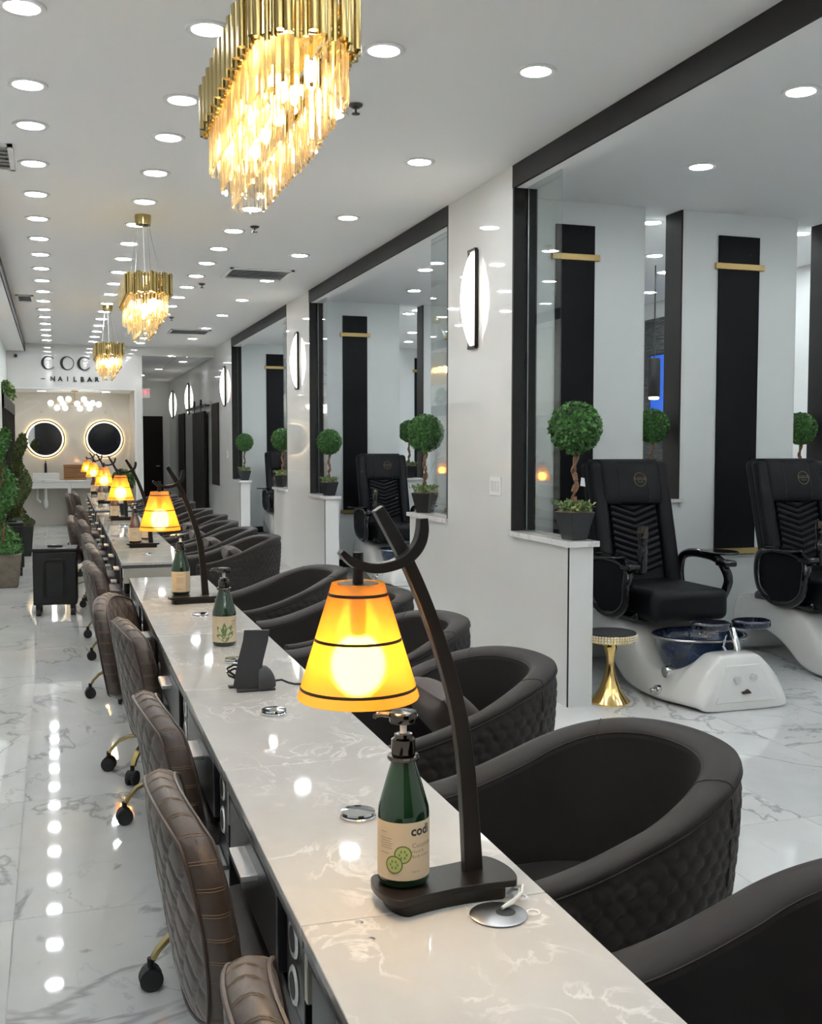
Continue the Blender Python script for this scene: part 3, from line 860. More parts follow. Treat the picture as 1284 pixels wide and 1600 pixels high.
def wheel_case(x, y, rz, w_, d_, h_, lab):
    t = tag(empty('rolling_case', (x, y, 0), rz), lab, 'rolling case', 'black rolling cases')
    MB().box(-w_, w_, -d_, d_, .10, h_-.03).build('body', 'black_plastic', t, .012)
    MB().box(-w_-.004, w_+.004, -d_-.004, d_+.004, h_-.03, h_).build('lid', 'black_plastic', t, .008)
    MB().box(-.065, .065, -.05, -.02, h_, h_+.022).build('handle', 'black_gloss', t, .006)
    pn = MB().box(-.075, .075, -d_-.006, -d_, .17, h_-.12).build('front_panel', 'black_plastic', t, .004)
    for s in (-1, 1): MB().box(s*.09-.006, s*.09+.006, -d_-.012, -d_, .16, h_-.11).build('rib', 'black_plastic', pn, .003)
    MB().tube([(-.075, -d_-.008, h_-.11), (-.05, -d_-.012, h_-.095), (.05, -d_-.012, h_-.095), (.075, -d_-.008, h_-.11)], .006, 6).build('arch_rib', 'black_plastic', pn)
    for sx in (-1, 1):
        for sy in (-1, 1):
            c = MB().box(sx*(w_-.04)-.02, sx*(w_-.04)+.02, sy*(d_-.04)-.02, sy*(d_-.04)+.02, .06, .10).build('caster', 'black_plastic', t, .004)
            MB().cyl((sx*(w_-.04)-.018, sy*(d_-.04), .035), .035, .036, 16, 'x').build('wheel', 'rubber', c)
wheel_case(-.01, 10.1, -.05, .185, .17, .60, 'black rolling case standing in the aisle behind the chairs')
wheel_case(-.50, 13.3, .1, .13, .18, .62, 'black rolling case half hidden behind the brown planter')

# ================================================================== MANICURE DESKS
ESK = .0078
def XE(y): return .334+ESK*y          # technician-side edge of the desk line
# where each technician chair stands: x, y, turn
TCH = [(.455, 1.27, .0), (.43, 2.20, .03), (.46, 2.98, .05), (.47, 4.36, .10), (.435, 5.02, -.30), (.41, 6.62, .05), (.455, 7.80, .02), (.455, 8.72, .0), (.46, 10.4, .0), (.37, 11.0, -.15), (.49, 12.9, .05), (.40, 16.4, -.1), (.49, 17.0, .05)]
def desk(y0, y1, lab):
    cuts = [(c[1]-.30, c[1]+.30) for c in TCH if y0-.3 < c[1] < y1+.3]
    def free(a, b):                            # is the stretch a..b (local) clear of every knee space?
        return all(b+y0 < c0 or a+y0 > c1 for c0, c1 in cuts)
    xs = sorted([0.02]+[v-y0 for c in cuts for v in c]+[y1-y0-.02])
    gaps = [(a, b) for a, b in zip(xs, xs[1:]) if b-a > .12 and a >= 0 and b <= y1-y0 and free(a+.005, b-.005)]
    L = y1-y0
    t = tag(empty('manicure_desk', (XE(y0), y0, 0), -ESK), lab, 'desk', 'manicure desks in a long line')
    g = .0012
    MB().box(0, .415, g, L-g, .742, .76).build('worktop', 'quartz', t, .002)
    MB().box(.004, .41, g+.004, L-g-.004, .722, .742).build('edge_board', 'grey_cabinet', t)
    ap = MB().box(.012, .40, .012, .03, .625, .722).build('apron', 'greige', t, .002)
    MB().lathe([(.012, 0), (.02, .012), (.03, .03), (.022, .042), (.0, .048)], 16, (.25, .0, .60)).build('knob', 'chrome', ap)
    zlow = .0 if free(-.01, .02) else .56
    MB().box(.05, .40, .004, .012, zlow, .722).build('divider_panel', 'greige', t)
    MB().box(.385, .40, .012, L-.002, .06, .722).build('front_panel', 'white_gloss', t, .002)
    if free(.04, .08): MB().box(.012, .385, .05, .075, .44, .47).build('cross_rail', 'greige', t, .002)
    op = MB().box(.018, .036, .06, .20, .56, .722).build('outlet_panel', 'black_cabinet', t, .002)
    for z in (.68, .60):
        MB().grid(lambda u, v: (.016-.004*math.sin(2*PI*v), .13+(.027+.006*math.cos(2*PI*v))*math.cos(2*PI*u), z+(.027+.006*math.cos(2*PI*v))*math.sin(2*PI*u)), 20, 6, True, True).build('outlet_ring', 'aluminium', op)
        MB().cyl((.012, .13, z), .022, .006, 16, 'x').build('outlet', 'black_plastic', op)
    MB().box(.03, .385, .20, .218, .56, .722).build('divider_panel', 'greige', t)
    up = MB().box(.03, .38, .235, L-.05, .58, .70).build('upper_drawer', 'grey_cabinet', t, .003)
    MB().box(.006, .03, .235, L-.05, .57, .712).build('drawer_front', 'black_cabinet', up, .003)
    MB().box(-.028, .012, .235+(L-.3)*.35, .235+(L-.3)*.35+.16, .664, .676).build('pull_handle', 'aluminium', up, .002)
    for a, b in gaps:
        cb = MB().box(.02, .38, a, b, .06, .555).build('lower_cabinet', 'black_cabinet', t, .003)
        MB().box(-.020, .02, (a+b)/2-min(.07, (b-a)*.4), (a+b)/2+min(.07, (b-a)*.4), .49, .502).build('pull_handle', 'aluminium', cb, .002)
        MB().box(.06, .36, a+.01, b-.01, 0, .06).build('plinth', 'black_cabinet', cb)
    MB().box(.36, .385, .02, L-.02, 0, .06).build('plinth', 'black_cabinet', t)
    return t
SECS = [([.75, 1.59, 2.43, 3.27, 4.25, 5.23, 6.20], 'near'), ([7.02, 7.92, 8.82, 9.72, 10.62, 11.52, 12.42], 'middle'), ([13.02, 13.96, 14.9, 15.84, 16.78, 17.7], 'far')]
near_desk = None
for seams, nm in SECS:
    for k in range(len(seams)-1):
        d = desk(seams[k], seams[k+1], '%s quartz-topped manicure desk of the %s run' % (ORD[k], nm))
        if nm == 'near' and k == 0: near_desk = d
# fittings let into the nearest worktop (local to that desk)
def ringpart(mb, x, y, z, r, w_):
    return mb.lathe([(r-w_, z+.0005), (r-w_*.8, z+.003), (r-w_*.2, z+.003), (r, z+.0002)], 24, (x, y, 0))
lx = lambda X, Y: (X-XE(.75)-ESK*(Y-.75)*0, Y-.75)
x, y = lx(.645, 1.53)
gp = MB().lathe([(.0, .7605), (.044, .7605), (.046, .763), (.042, .7645), (.0, .7645)], 28, (x, y, 0)).build('grommet', 'steel', near_desk)
MB().lathe([(.0, .7646), (.016, .7648), (.0, .7652)], 16, (x+.012, y, 0)).build('cable_hole', 'black_plastic', gp)
for X, Y in ((.700, 1.52), (.705, 1.58)):
    x, y = lx(X, Y); p = ringpart(MB(), x, y, .76, .013, .006).build('small_ring', 'white_plastic', near_desk)
for X, Y in ((.432, 1.515), (.43, 1.575)):
    x, y = lx(X, Y); MB().lathe([(.0, .7602), (.0065, .7602), (.006, .7606), (0, .7606)], 14, (x, y, 0)).build('screw_plug', 'steel', near_desk)

def cap_disc(x, y, lab):
    t = tag(empty('chrome_cap', (x, y, .76)), lab, 'vent cap', 'chrome caps on the worktops')
    MB().lathe([(.034, 0), (.036, .003), (.034, .006)], 28).build('flange', 'chrome', t)
    MB().lathe([(.032, .007), (.035, .009), (.034, .013), (.015, .0145), (0, .015)], 28).build('lid', 'chrome', t)
for k, (x, y) in enumerate(((.562, 2.035), (.563, 2.91), (.575, 3.66), (.589, 4.70), (.60, 5.62), (.59, 7.45), (.585, 8.55), (.59, 9.3), (.60, 10.2), (.6, 14.0))):
    cap_disc(x, y, '%s round chrome cap along the worktops, counted from the front' % ORD[k])

# ------------------------------------------------------------------ desk lamps
def resample(P, k=4):
    out = []; n = len(P)
    for i in range(n-1):
        p0, p1, p2, p3 = P[max(i-1, 0)], P[i], P[i+1], P[min(i+2, n-1)]
        for q in range(k):
            u = q/k; out.append(tuple(.5*(2*b+(c-a)*u+(2*a-5*b+4*c-d)*u*u+(-a+3*b-3*c+d)*u**3) for a, b, c, d in zip(p0, p1, p2, p3)))
    return out+[P[-1]]
def make_lamp():
    t = empty('desk_lamp', (0, 0, 0))          # origin: middle of the base
    def outline(hl, hw, n=14):
        out = []
        for i in range(n+1):                   # front edge, gently concave
            u = -1+2*i/n; out.append((hl*u, -hw*(1-.18*(1-u*u))))
        for i in range(1, n): a = -PI/2+PI*i/n; out.append((hl+.022*math.cos(a)*1.0, hw*math.sin(a)))
        for i in range(n+1): u = 1-2*i/n; out.append((hl*u, hw*(1-.18*(1-u*u))))
        for i in range(1, n): a = PI/2+PI*i/n; out.append((-hl+.022*math.cos(a), hw*math.sin(a)))
        return out
    b = MB().prism(outline(.098, .058), .022, .033, 'z').build('base_plate', 'bronze', t, .001)
    MB().prism([(x*.93, y*.86) for x, y in outline(.088, .055)], 0, .022, 'z').build('base_block', 'bronze', b)
    fx = .058
    path = [(0, .03), (-.003, .08), (-.007, .14), (-.013, .21), (-.026, .295), (-.046, .37), (-.070, .44), (-.094, .50), (-.116, .548), (-.140, .592), (-.170, .642)]
    pw = resample([p+(q,) for p, q in zip(path, [.0165, .0160, .0150, .0140, .0130, .0122, .0115, .011, .0105, .0105, .0085])])
    MB().bar([(fx+p[0], .012, p[1]) for p in pw], .0085, [p[2] for p in pw], (0, 1, 0)).build('arm', 'bronze', t, .0015)
    hk = [(-.240, .578), (-.222, .562), (-.200, .553), (-.178, .550), (-.155, .553), (-.134, .560), (-.118, .572), (-.107, .587), (-.102, .606), (-.102, .626)]
    pw = resample([p+(q,) for p, q in zip(hk, [.004, .0065, .0075, .0078, .008, .0085, .009, .009, .0085, .007])])
    MB().bar([(fx+p[0], -.008, p[1]) for p in pw], .009, [p[2] for p in pw], (0, 1, 0)).build('hook', 'bronze', t, .001)
    DZ = .034; sx = fx-.211
    st = MB().cyl((sx, -.008, .488+DZ), .0085, .054, 12).cyl((sx, -.008, .488+DZ), .032, .006, 20).build('stem', 'bronze', t)
    prof_o = [(.094, .315+DZ), (.095, .318+DZ)] + [(.095-.054*i/12, .318+DZ+.177*i/12) for i in range(1, 13)]
    prof_i = [(r-.0022, z) for r, z in prof_o][::-1]
    pts = prof_o+prof_i
    mb = MB(); n = 40
    mb.grid(lambda u, v: (lambda q: (sx+q[0]*math.cos(2*PI*u), -.008+q[0]*math.sin(2*PI*u), q[1]))(pts[int(round(v*len(pts))) % len(pts)]), n, len(pts), True, True)
    sh = mb.build('shade', 'amber_glass', t, angle=60)
    for z in (.333, .408, .478):
        r = .095-.054*(z-.318)/.177+.0006
        MB().lathe([(r+.0004, z+DZ-.0022), (r-.0009, z+DZ+.0022)], 40, (sx, -.008, 0)).build('band', 'bronze', sh)
        o = kids(sh)[-1]
        o.data.polygons  # band is an open hoop; end caps are removed below
        bmx = bmesh.new(); bmx.from_mesh(o.data)
        bmesh.ops.delete(bmx, geom=[f for f in bmx.faces if len(f.verts) > 4], context='FACES'); bmx.to_mesh(o.data); bmx.free()
    MB().sphere((sx, -.008, .366+DZ), .042, 18, 12, 1.15).build('bulb', 'desk_bulb', t)
    MB().cyl((sx, -.008, .412+DZ), .013, .078, 12).build('socket', 'bronze', t)
    return t
lamp0 = make_lamp()
LAMPS = [(.594, 1.622, .10), (.612, 5.13, .05), (.602, 8.07, .0), (.615, 11.1, .0), (.62, 14.4, .02), (.62, 17.2, .0)]
for k, (x, y, r) in enumerate(LAMPS):
    o = lamp0 if k == 0 else dup(lamp0)
    o.location = (x, y, .76); o.rotation_euler = (0, 0, r)
    tag(o, ['lit amber cone lamp on a bronze arm, the nearest and largest one', 'lit amber cone lamp at the far end of the near desk run', 'lit amber cone lamp on the front of the middle desk run', 'lit amber cone lamp towards the back of the middle desk run', 'lit amber cone lamp on the front of the far desk run', 'lit amber cone lamp farthest away by the right mirror'][k], 'desk lamp', 'amber desk lamps')
t = tag(empty('lamp_cable', (0, 0, .76)), 'pale lamp cable curling from the nearest lamp base into the grommet', 'cable')
MB().tube([(.694, 1.592, .004), (.706, 1.590, .016), (.714, 1.575, .022), (.705, 1.558, .018), (.685, 1.548, .012), (.660, 1.535, .008)], .0028, 6).build('cord', 'white_plastic', t)
MB().tube([(.692, 1.588, .004), (.702, 1.585, .013), (.706, 1.57, .018), (.697, 1.555, .015), (.68, 1.542, .010), (.660, 1.534, .008)], .0024, 6).build('cord', 'aluminium', t)

# ------------------------------------------------------------------ pump bottles
def bottle(x, y, z, kind, lab, face, glass='bottle_green', s=1.0):
    t = tag(empty('pump_bottle', (x, y, z), 0), lab, 'bottle', 'pump bottles on the desks')
    t.scale = (s, s, s)
    R = .0435
    MB().lathe([(.036, 0), (.041, .003), (R, .009), (R, .118), (.0425, .130), (.036, .152), (.028, .180), (.022, .200), (.0205, .208)], 36).build('body', glass, t)
    MB().lathe([(.0205, .207), (.026, .2085), (.0275, .212), (.026, .2155), (.0205, .217)], 28).build('collar', 'gunmetal', t)
    p = MB().lathe([(.0195, .216), (.0205, .219), (.0200, .243), (.0155, .246), (.0150, .252), (.008, .253)], 28).build('pump_cap', 'gunmetal', t)
    MB().cyl((0, 0, .252), .0058, .022, 12).build('pump_tube', 'pump_tube', p)
    hd = MB().lathe([(.022, .271), (.0235, .273), (.0245, .286), (.022, .2895), (.0, .291)], 28).build('pump_head', 'gunmetal', t)
    c, q = math.cos(face-PI/2-.1), math.sin(face-PI/2-.1)
    MB().tube([(c*.02, q*.02, .284), (c*.038, q*.038, .2845), (c*.047, q*.047, .281), (c*.049, q*.049, .276)], [.0065, .005, .0042, .0036], 8).build('nozzle', 'gunmetal', hd)
    lr = R+.0004
    def patch(mb, a0, a1, z0, z1, r, n=28):
        mb.grid(lambda u, v: (r*math.cos(a0+(a1-a0)*u), r*math.sin(a0+(a1-a0)*u), z0+(z1-z0)*v), n, 2)
    lb = MB(); patch(lb, face-1.9, face+1.9, .016, .113, lr, 44)
    lb = lb.build('label', 'paper', t)
    def disc(a0, zc, r, m, nm, rr, ex=1.0, n=20):
        mb = MB(); vs = [(rr*math.cos(a0), rr*math.sin(a0), zc)]+[(rr*math.cos(a0+r*math.cos(2*PI*i/n)/rr), rr*math.sin(a0+r*math.cos(2*PI*i/n)/rr), zc+ex*r*math.sin(2*PI*i/n)) for i in range(n)]
        mb.add(vs, [(0, 1+i, 1+(i+1) % n) for i in range(n)]).build(nm, m, lb)
    if kind == 'cucumber':
        tx = MB(); r1 = lr+.0003
        bend_text(tx, 'codi', .0225, face+.28, r1, .098, fat=.0007)
        tx.build('print', 'ink', lb, smooth=False)
        tx = MB(); bend_text(tx, 'Cucumber', .0115, face+.32, r1, .074); bend_text(tx, 'Hand &', .0075, face+.32, r1, .064); bend_text(tx, 'Body Lotion', .0075, face+.32, r1, .056); bend_text(tx, '750 ml', .005, face+.32, r1, .030)
        tx.build('print', 'ink_soft', lb, smooth=False)
        ln = MB()
        for i, (z, l) in enumerate(((.095, .5), (.085, .9), (.081, .8), (.077, .95), (.073, .85), (.069, .9), (.060, .7))):
            patch(ln, face-1.0, face-1.0+l*.62, z, z+.0009, r1, 8)
        ln.build('print', 'ink_soft', lb, smooth=False)
        for k, (da, zc) in enumerate(((-.02, .060), (-.36, .043))):
            disc(face+da, zc, .0152, 'cucumber_skin', 'slice_rim', lr+.0003+.0004*k)
            disc(face+da, zc, .0130, 'cucumber_flesh', 'slice_flesh', lr+.0005+.0004*k)
            for j in range(6):
                a = j*PI/3
                mb = MB(); ca = face+da+.006*math.cos(a)/lr; rr = lr+.0007+.0004*k
                mb.add([(rr*math.cos(ca+.0016*math.cos(q2)/lr), rr*math.sin(ca+.0016*math.cos(q2)/lr), zc+.006*math.sin(a)+.0026*math.sin(q2)) for q2 in [2*PI*i/8 for i in range(8)]], [tuple(range(8))]).build('seed', 'leaf_print', lb, smooth=False)
    elif kind == 'leaf':
        mb = MB(); rr = lr+.0005
        for (da, z0, ang, L) in ((0, .035, 1.57, .055), (-.05, .04, 2.2, .045), (.05, .04, .95, .05), (.0, .03, 2.7, .035), (.3, .03, .9, .035), (-.25, .024, .2, .03)):
            pts = []
            for i in range(13):
                u = i/12; pts.append((u*L, .009*math.sin(PI*u)))
            for i in range(11, 0, -1):
                u = i/12; pts.append((u*L, -.009*math.sin(PI*u)))
            vs = []
            for (px, py) in pts:
                ux = px*math.cos(ang)-py*math.sin(ang); uz = px*math.sin(ang)+py*math.cos(ang)
                a = face+da+ux/rr; vs.append((rr*math.cos(a), rr*math.sin(a), z0+uz))
            mb.add(vs, [tuple(range(len(vs)))])
        mb.build('leaf_print', 'leaf_print', lb, smooth=False)
        tx = MB(); bend_text(tx, 'codi', .012, face+.62, rr, .095); tx.build('print', 'ink', lb, smooth=False)
        ln = MB()
        for i, z in enumerate((.085, .08, .072, .067)): patch(ln, face+.62, face+1.0, z, z+.0012, rr, 6)
        ln.build('print', 'ink_soft', lb, smooth=False)
    else:
        ln = MB(); r1 = lr+.0003
        for i, z in enumerate((.098, .082, .077, .072, .067, .06, .03)): patch(ln, face-.5, face+.25+.12*(i % 2), z, z+.0014, r1, 10)
        patch(ln, face+.62, face+.65, .018, .111, r1, 3)
        ln.build('print', 'ink_soft', lb, smooth=False)
    return t
FC = lambda x, y: math.atan2(-y, -x)
bottle(.527, 1.632, .793, 'cucumber', 'green lotion bottle with cucumber label on the nearest lamp base', FC(.53, 1.668)+.0, s=.965)
bottle(.588, 3.99, .76, 'leaf', 'green pump bottle with a leaf-printed label on the near run', FC(.588, 3.99))
bottle(.560, 5.19, .793, 'plain', 'green pump bottle with tan label on the second lamp base', FC(.56, 5.19))
bottle(.548, 8.08, .793, 'plain', 'amber pump bottle on the third lamp base', FC(.548, 8.08), 'bottle_amber')
bottle(.680, 8.75, .76, 'plain', 'amber pump bottle behind the third lamp on the middle run', FC(.68, 8.75), 'bottle_amber')
bottle(.560, 11.1, .793, 'plain', 'amber pump bottle on the fourth lamp base', FC(.56, 11.1), 'bottle_amber')
bottle(.560, 14.4, .793, 'plain', 'amber pump bottle on the fifth lamp base', FC(.56, 14.4), 'bottle_amber')
bottle(.560, 17.2, .793, 'plain', 'amber pump bottle on the farthest lamp base', FC(.56, 17.2), 'bottle_amber')
t = tag(empty('desk_plant', (.70, 12.0, .76)), 'small green plant standing at the back of the middle run', 'plant')
MB().lathe([(.035, 0), (.05, .12), (.045, .12), (.04, .09)], 14).build('pot', 'pot_black', t)
MB().tube([(0, 0, .08), (0.01, 0, .32)], .008, 6).build('stem', 'bark', t)
g = MB(); leaves(g, [((d.x*.09, d.y*.09, .37+d.z*.08), d) for d in fib(300)], .06, .9); stuff(g.build('foliage', 'leaf_green', t, smooth=False))

# ------------------------------------------------------------------ table fan-like hand dryer
t = tag(empty('nail_dryer', (.565, 3.23, .76), .08), 'black curved nail dryer with a domed back on the near run', 'nail dryer')
MB().prism([(-.062, -.035), (.055, -.045), (.06, .03), (-.05, .035)], 0, .008, 'z').build('foot', 'grey_plastic', t, .002)
MB().prism([(-.070, .03), (-.02, .028), (-.02, .05), (-.070, .052)], 0, .008, 'z').build('front_foot', 'grey_plastic', t, .002)
pth = [(-.028, .006), (-.020, .05), (-.012, .09), (-.004, .12), (.004, .15), (.008, .182)]
MB().bar([(x, -.005, z) for x, z in pth], .038, [.010, .008, .007, .006, .006, .005], (.93, -.36, 0)).build('upright', 'grey_plastic', t, .002)
MB().grid(lambda u, v: (.018+.048*math.sin(PI/2*v)*math.cos(-PI*.62+PI*1.24*u), -.002+.048*math.sin(PI/2*v)*math.sin(-PI*.62+PI*1.24*u), .008+.066*math.cos(PI/2*v)), 20, 10).build('dome', 'grey_plastic', t)
for k in range(2):
    MB().tube([(-.045+.006*k, .01, .03), (-.075, .012, .045+.012*k), (-.082, .012, .055+.012*k), (-.06, .012, .065+.012*k), (-.03, .01, .06+.012*k)], .004, 6).build('clip', 'black_gloss', t)
MB().tube([(.06, 0, .02), (.085, -.004, .022), (.105, -.006, .012), (.125, -.008, .006), (.15, -.008, .004)], .0035, 6).build('cord', 'black_plastic', t)
# ================================================================== TECHNICIAN CHAIRS
def make_tech_chair():
    t = empty('technician_chair', (0, 0, 0))     # faces +x, origin on the floor under the seat column
    W, Hh, zm, T = .245, .215, .585, .040
    def outline(a, b):
        k = .80
        y = a*math.sqrt(1-k*b*b/2)*1.12; z = b*math.sqrt(1-k*a*a/2)*1.12
        return y*W*(1+.06*b), z*Hh
    def pt(a, b, side, quilt=True):
        y, z = outline(a, b); r = max(abs(a), abs(b))
        th = T*math.sqrt(max(0, 1-r**7))
        if quilt and r < .90:
            p = .078
            d1 = abs(((y+z*.80)/p) % 1-.5); d2 = abs(((y-z*.80)/p) % 1-.5)
            th -= .007*max(0, 1-min(d1, d2)/.13)**1.5*min(1, (.90-r)/.06)
        if r > .86: th += .004*math.exp(-((r-.93)/.03)**2)
        x = side*th+.55*y*y-.16*z
        return (-.20+x, y, zm+z)
    n = 64
    mb = MB()
    for side in (-1, 1): mb.grid(lambda u, v: pt(-1+2*u, -1+2*v, side), n, n)
    bk = mb.build('backrest', 'leather_brown', t, angle=70)
    bmx = bmesh.new(); bmx.from_mesh(bk.data); bmesh.ops.remove_doubles(bmx, verts=bmx.verts, dist=.0006); bmesh.ops.recalc_face_normals(bmx, faces=bmx.faces); bmx.to_mesh(bk.data); bmx.free(); bk.data.shade_smooth()
    per = [(-1+2*i/24, -1) for i in range(24)]+[(1, -1+2*i/24) for i in range(24)]+[(1-2*i/24, 1) for i in range(24)]+[(-1, 1-2*i/24) for i in range(24)]
    for side in (-1, 1):
        MB().tube([Vector(pt(a*.93, b*.93, side, False))+Vector((side*.0015, 0, 0)) for a, b in per], .0042, 6, closed=True).build('piping', 'piping_brown', bk)
    stz = MB()
    for i in range(50, 96, 3):
        a, b = per[i % 96]
        for off in (0, .028):
            a2, b2 = (a-off, b) if abs(b) == 1 else (a, b-off)
            stz.tube([pt(a2*q, b2*q, sd, False) for q, sd in ((.945, -1), (.97, -1), (.99, -1), (1, -1), (.99, 1), (.97, 1), (.945, 1))], .0008, 4)
    stuff(stz.build('stitching', 'thread', bk))
    MB().grid(lambda u, v: (lambda a, q: (-.01+q[0]*math.cos(a)*.95, q[0]*math.sin(a), q[1]))(2*PI*u, [(.001, .445), (.18, .445), (.21, .455), (.22, .475), (.21, .50), (.18, .512), (.001, .515)][int(round(v*6))]), 32, 7, True, False).build('seat', 'leather_brown', t, angle=60)
    MB().bar([(-.05, 0, .435), (-.17, 0, .425), (-.205, 0, .46), (-.20, 0, .52)], .03, .006, (0, 1, 0)).build('back_bracket', 'black_plastic', t, .002)
    MB().cyl((0, 0, .18), .024, .26, 16).cyl((0, 0, .10), .034, .10, 16).build('column', 'gold', t)
    for k in range(5):
        a = 2*PI*k/5+PI
        c, s = math.cos(a), math.sin(a)
        lg = MB().bar([(c*r, s*r, z) for r, z in ((.02, .165), (.08, .168), (.14, .160), (.185, .140), (.215, .11), (.23, .085))], [.017, .016, .015, .014, .013, .012], .007, (-s, c, 0)).build('leg', 'gold', t, .002)
        cx, cy = c*.235, s*.235
        ca = MB().cyl((cx, cy, .05), .010, .04, 10)
        ca.grid(lambda u, v: (cx+.030*math.cos(PI*u)*c-(v-.5)*.042*s*1.0, cy+.030*math.cos(PI*u)*s+(v-.5)*.042*c, .034+.034*math.sin(PI*u)), 10, 3)
        ca = ca.build('caster', 'black_plastic', t)
        for sd in (-1, 1):
            w_ = MB(); ww = MB().lathe([(.012, -.007), (.028, -.008), (.032, -.005), (.032, .005), (.028, .008), (.012, .007)], 20)
            for (px, py, pz) in ww.v:   # wheel axis along the tangent
                w_.v.append((cx-s*(pz+sd*.014)+c*px, cy+c*(pz+sd*.014)+s*px, .032+py))
            w_.f = ww.f
            w_.build('wheel', 'rubber', ca)
    return t
tc = make_tech_chair()
for k, (x, y, r) in enumerate(TCH):
    o = tc if k == 0 else dup(tc)
    o.location = (x, y, 0); o.rotation_euler = (0, 0, r)
    tag(o, ['brown quilted technician chair nearest the camera, cut off below', 'brown quilted technician chair showing its large stitched back', 'brown quilted technician chair third from the front, lit on its top edge', 'brown quilted technician chair fourth from the front, narrow side view', 'brown quilted technician chair turned to show a broad back', 'brown quilted technician chair at the far end of the near desk run'][k] if k < 6 else '%s brown technician chair counted from the front, along the farther desks' % ORD[k], 'chair', 'brown quilted technician chairs')

# ================================================================== BARREL CHAIRS FOR CLIENTS
def make_barrel():
    t = empty('barrel_chair', (0, 0, 0))        # faces -x, origin on the floor under the seat centre
    RO, AL = .365, .33                          # outer radius of the rim, arm length
    arc = PI*RO; TOT = 2*AL+arc
    def path(s):                                # s in 0..1 -> point on the outer rim line, outward normal, back-ness
        d = s*TOT
        if d < AL: return (-AL+d, -RO, 0, -1)
        d -= AL
        if d < arc:
            a = -PI/2+d/RO; return (RO*math.cos(a), RO*math.sin(a), math.cos(a), math.sin(a))
        d -= arc; return (-d, RO, 0, 1)
    def hgt(s):
        x = path(s)[0]
        u = max(0, min(1, (x+AL)/(AL+RO))); u = u*u*(3-2*u)
        return .615+.175*u
    cw, chh = .050, .066
    def hexbump(u, v):
        best = [9, 9]
        i0, j0 = math.floor(u/cw), math.floor(v/chh)
        for i in range(i0-1, i0+3):
            for j in range(j0-1, j0+3):
                for (ox, oy) in ((0, 0), (.5, .5)):
                    d = math.hypot(u-(i+ox)*cw, (v-(j+oy)*chh)*1.15)
                    if d < best[0]: best = [d, best[0]]
                    elif d < best[1]: best[1] = d
        e = (best[1]-best[0])/2
        return min(1, e/.011)**.6
    ns, nt = 300, 84
    def outer(u, v):
        x, y, nx, ny = path(u); h = hgt(u)-.022
        z = h+(.11-h)*v; lean = .0+.085*v**1.25+.012*math.sin(PI*min(1, v*1.1))*-1
        q = hexbump(u*TOT, z)*.0075*min(1, v*14)*min(1, (1-v)*14)
        e = -lean+q-.004
        return (x+nx*e, y+ny*e, z)
    MB().grid(outer, ns, nt).build('outer_shell', 'leather_char', t, angle=80)
    RWD = .088
    prof = [(-.004, -.030), (.0, -.022), (.002, -.012), (-.002, -.003), (-.012, .003), (-.030, .005), (-.060, .003), (-.078, -.003), (-.086, -.012), (-.088, -.026)]
    def rim(u, v):
        x, y, nx, ny = path(u); h = hgt(u); e, dz = prof[int(round(v*(len(prof)-1)))]
        return (x+nx*e, y+ny*e, h+dz-(-e)*.10)
    MB().grid(rim, 110, len(prof)).build('rim', 'leather_char', t, angle=70)
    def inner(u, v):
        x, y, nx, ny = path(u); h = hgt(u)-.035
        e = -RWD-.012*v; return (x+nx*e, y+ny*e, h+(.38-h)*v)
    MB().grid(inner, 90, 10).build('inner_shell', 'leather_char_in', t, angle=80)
    for e, dz in ((.0015, -.021), (-.0865, -.013)):
        MB().tube([(lambda p, h: (p[0]+p[2]*e, p[1]+p[3]*e, h+dz-(-e)*.10))(path(i/100), hgt(i/100)) for i in range(101)], .0022, 5).build('piping', 'leather_char', t)
    for s in (.31, .69):
        MB().tube([(lambda p, h, q: (p[0]+p[2]*q[0], p[1]+p[3]*q[0], h+q[1]+.0008+q[0]*.10))(path(s), hgt(s), q) for q in prof], .0016, 5).build('seam', 'leather_char_in', t)
        MB().tube([outer(s, .02+.96*i/14) for i in range(15)], .003, 5).build('seam', 'leather_char', t)
    # arm fronts
    for sgn, s in ((-1, 0.), (1, 1.)):
        h = hgt(s); y0 = sgn*RO
        poly = [(y0-sgn*.004, h-.03), (y0, h-.02), (y0-sgn*.012, h+.002), (y0-sgn*.06, h-.003), (y0-sgn*.086, h-.02), (y0-sgn*.088, h-.05), (y0-sgn*.10, .38), (y0-sgn*.10, .12), (y0-sgn*.085, .11), (y0-sgn*.03, .40)]
        MB().prism(poly, -AL-.004, -AL+.02, 'x').build('arm_front', 'leather_char', t, .004)
    out = [(-AL+.0, -RO+.105)]+[((RO-.105)*math.cos(a), (RO-.105)*math.sin(a)) for a in [-PI/2+PI*i/20 for i in range(21)]]+[(-AL+.0, RO-.105)]
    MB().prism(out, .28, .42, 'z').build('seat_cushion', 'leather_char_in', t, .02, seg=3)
    MB().prism([(x*.95, y*.95) for x, y in out], .11, .30, 'z').build('seat_frame', 'leather_char', t)
    for sx in (-.2, .17):
        for sy in (-.19, .19): MB().lathe([(.012, 0), (.02, .115)], 10, (sx, sy, 0)).build('leg', 'black_plastic', t)
    return t
bc = make_barrel()
BCH = [(1.16, 1.26, 0, 0), (1.165, 2.25, 0, 0), (1.215, 3.31, 0, 1), (1.26, 4.20, 0, 0), (1.29, 5.02, .02, 0), (1.24, 6.08, .08, 0),
       (1.33, 8.45, .0, 1), (1.30, 9.32, .0, 1), (1.28, 10.2, .0, 1), (1.33, 11.2, 0, 1), (1.33, 12.3, 0, 0), (1.33, 13.9, 0, 0), (1.33, 14.9, 0, 0), (1.33, 15.9, 0, 0), (1.33, 16.9, 0, 0)]
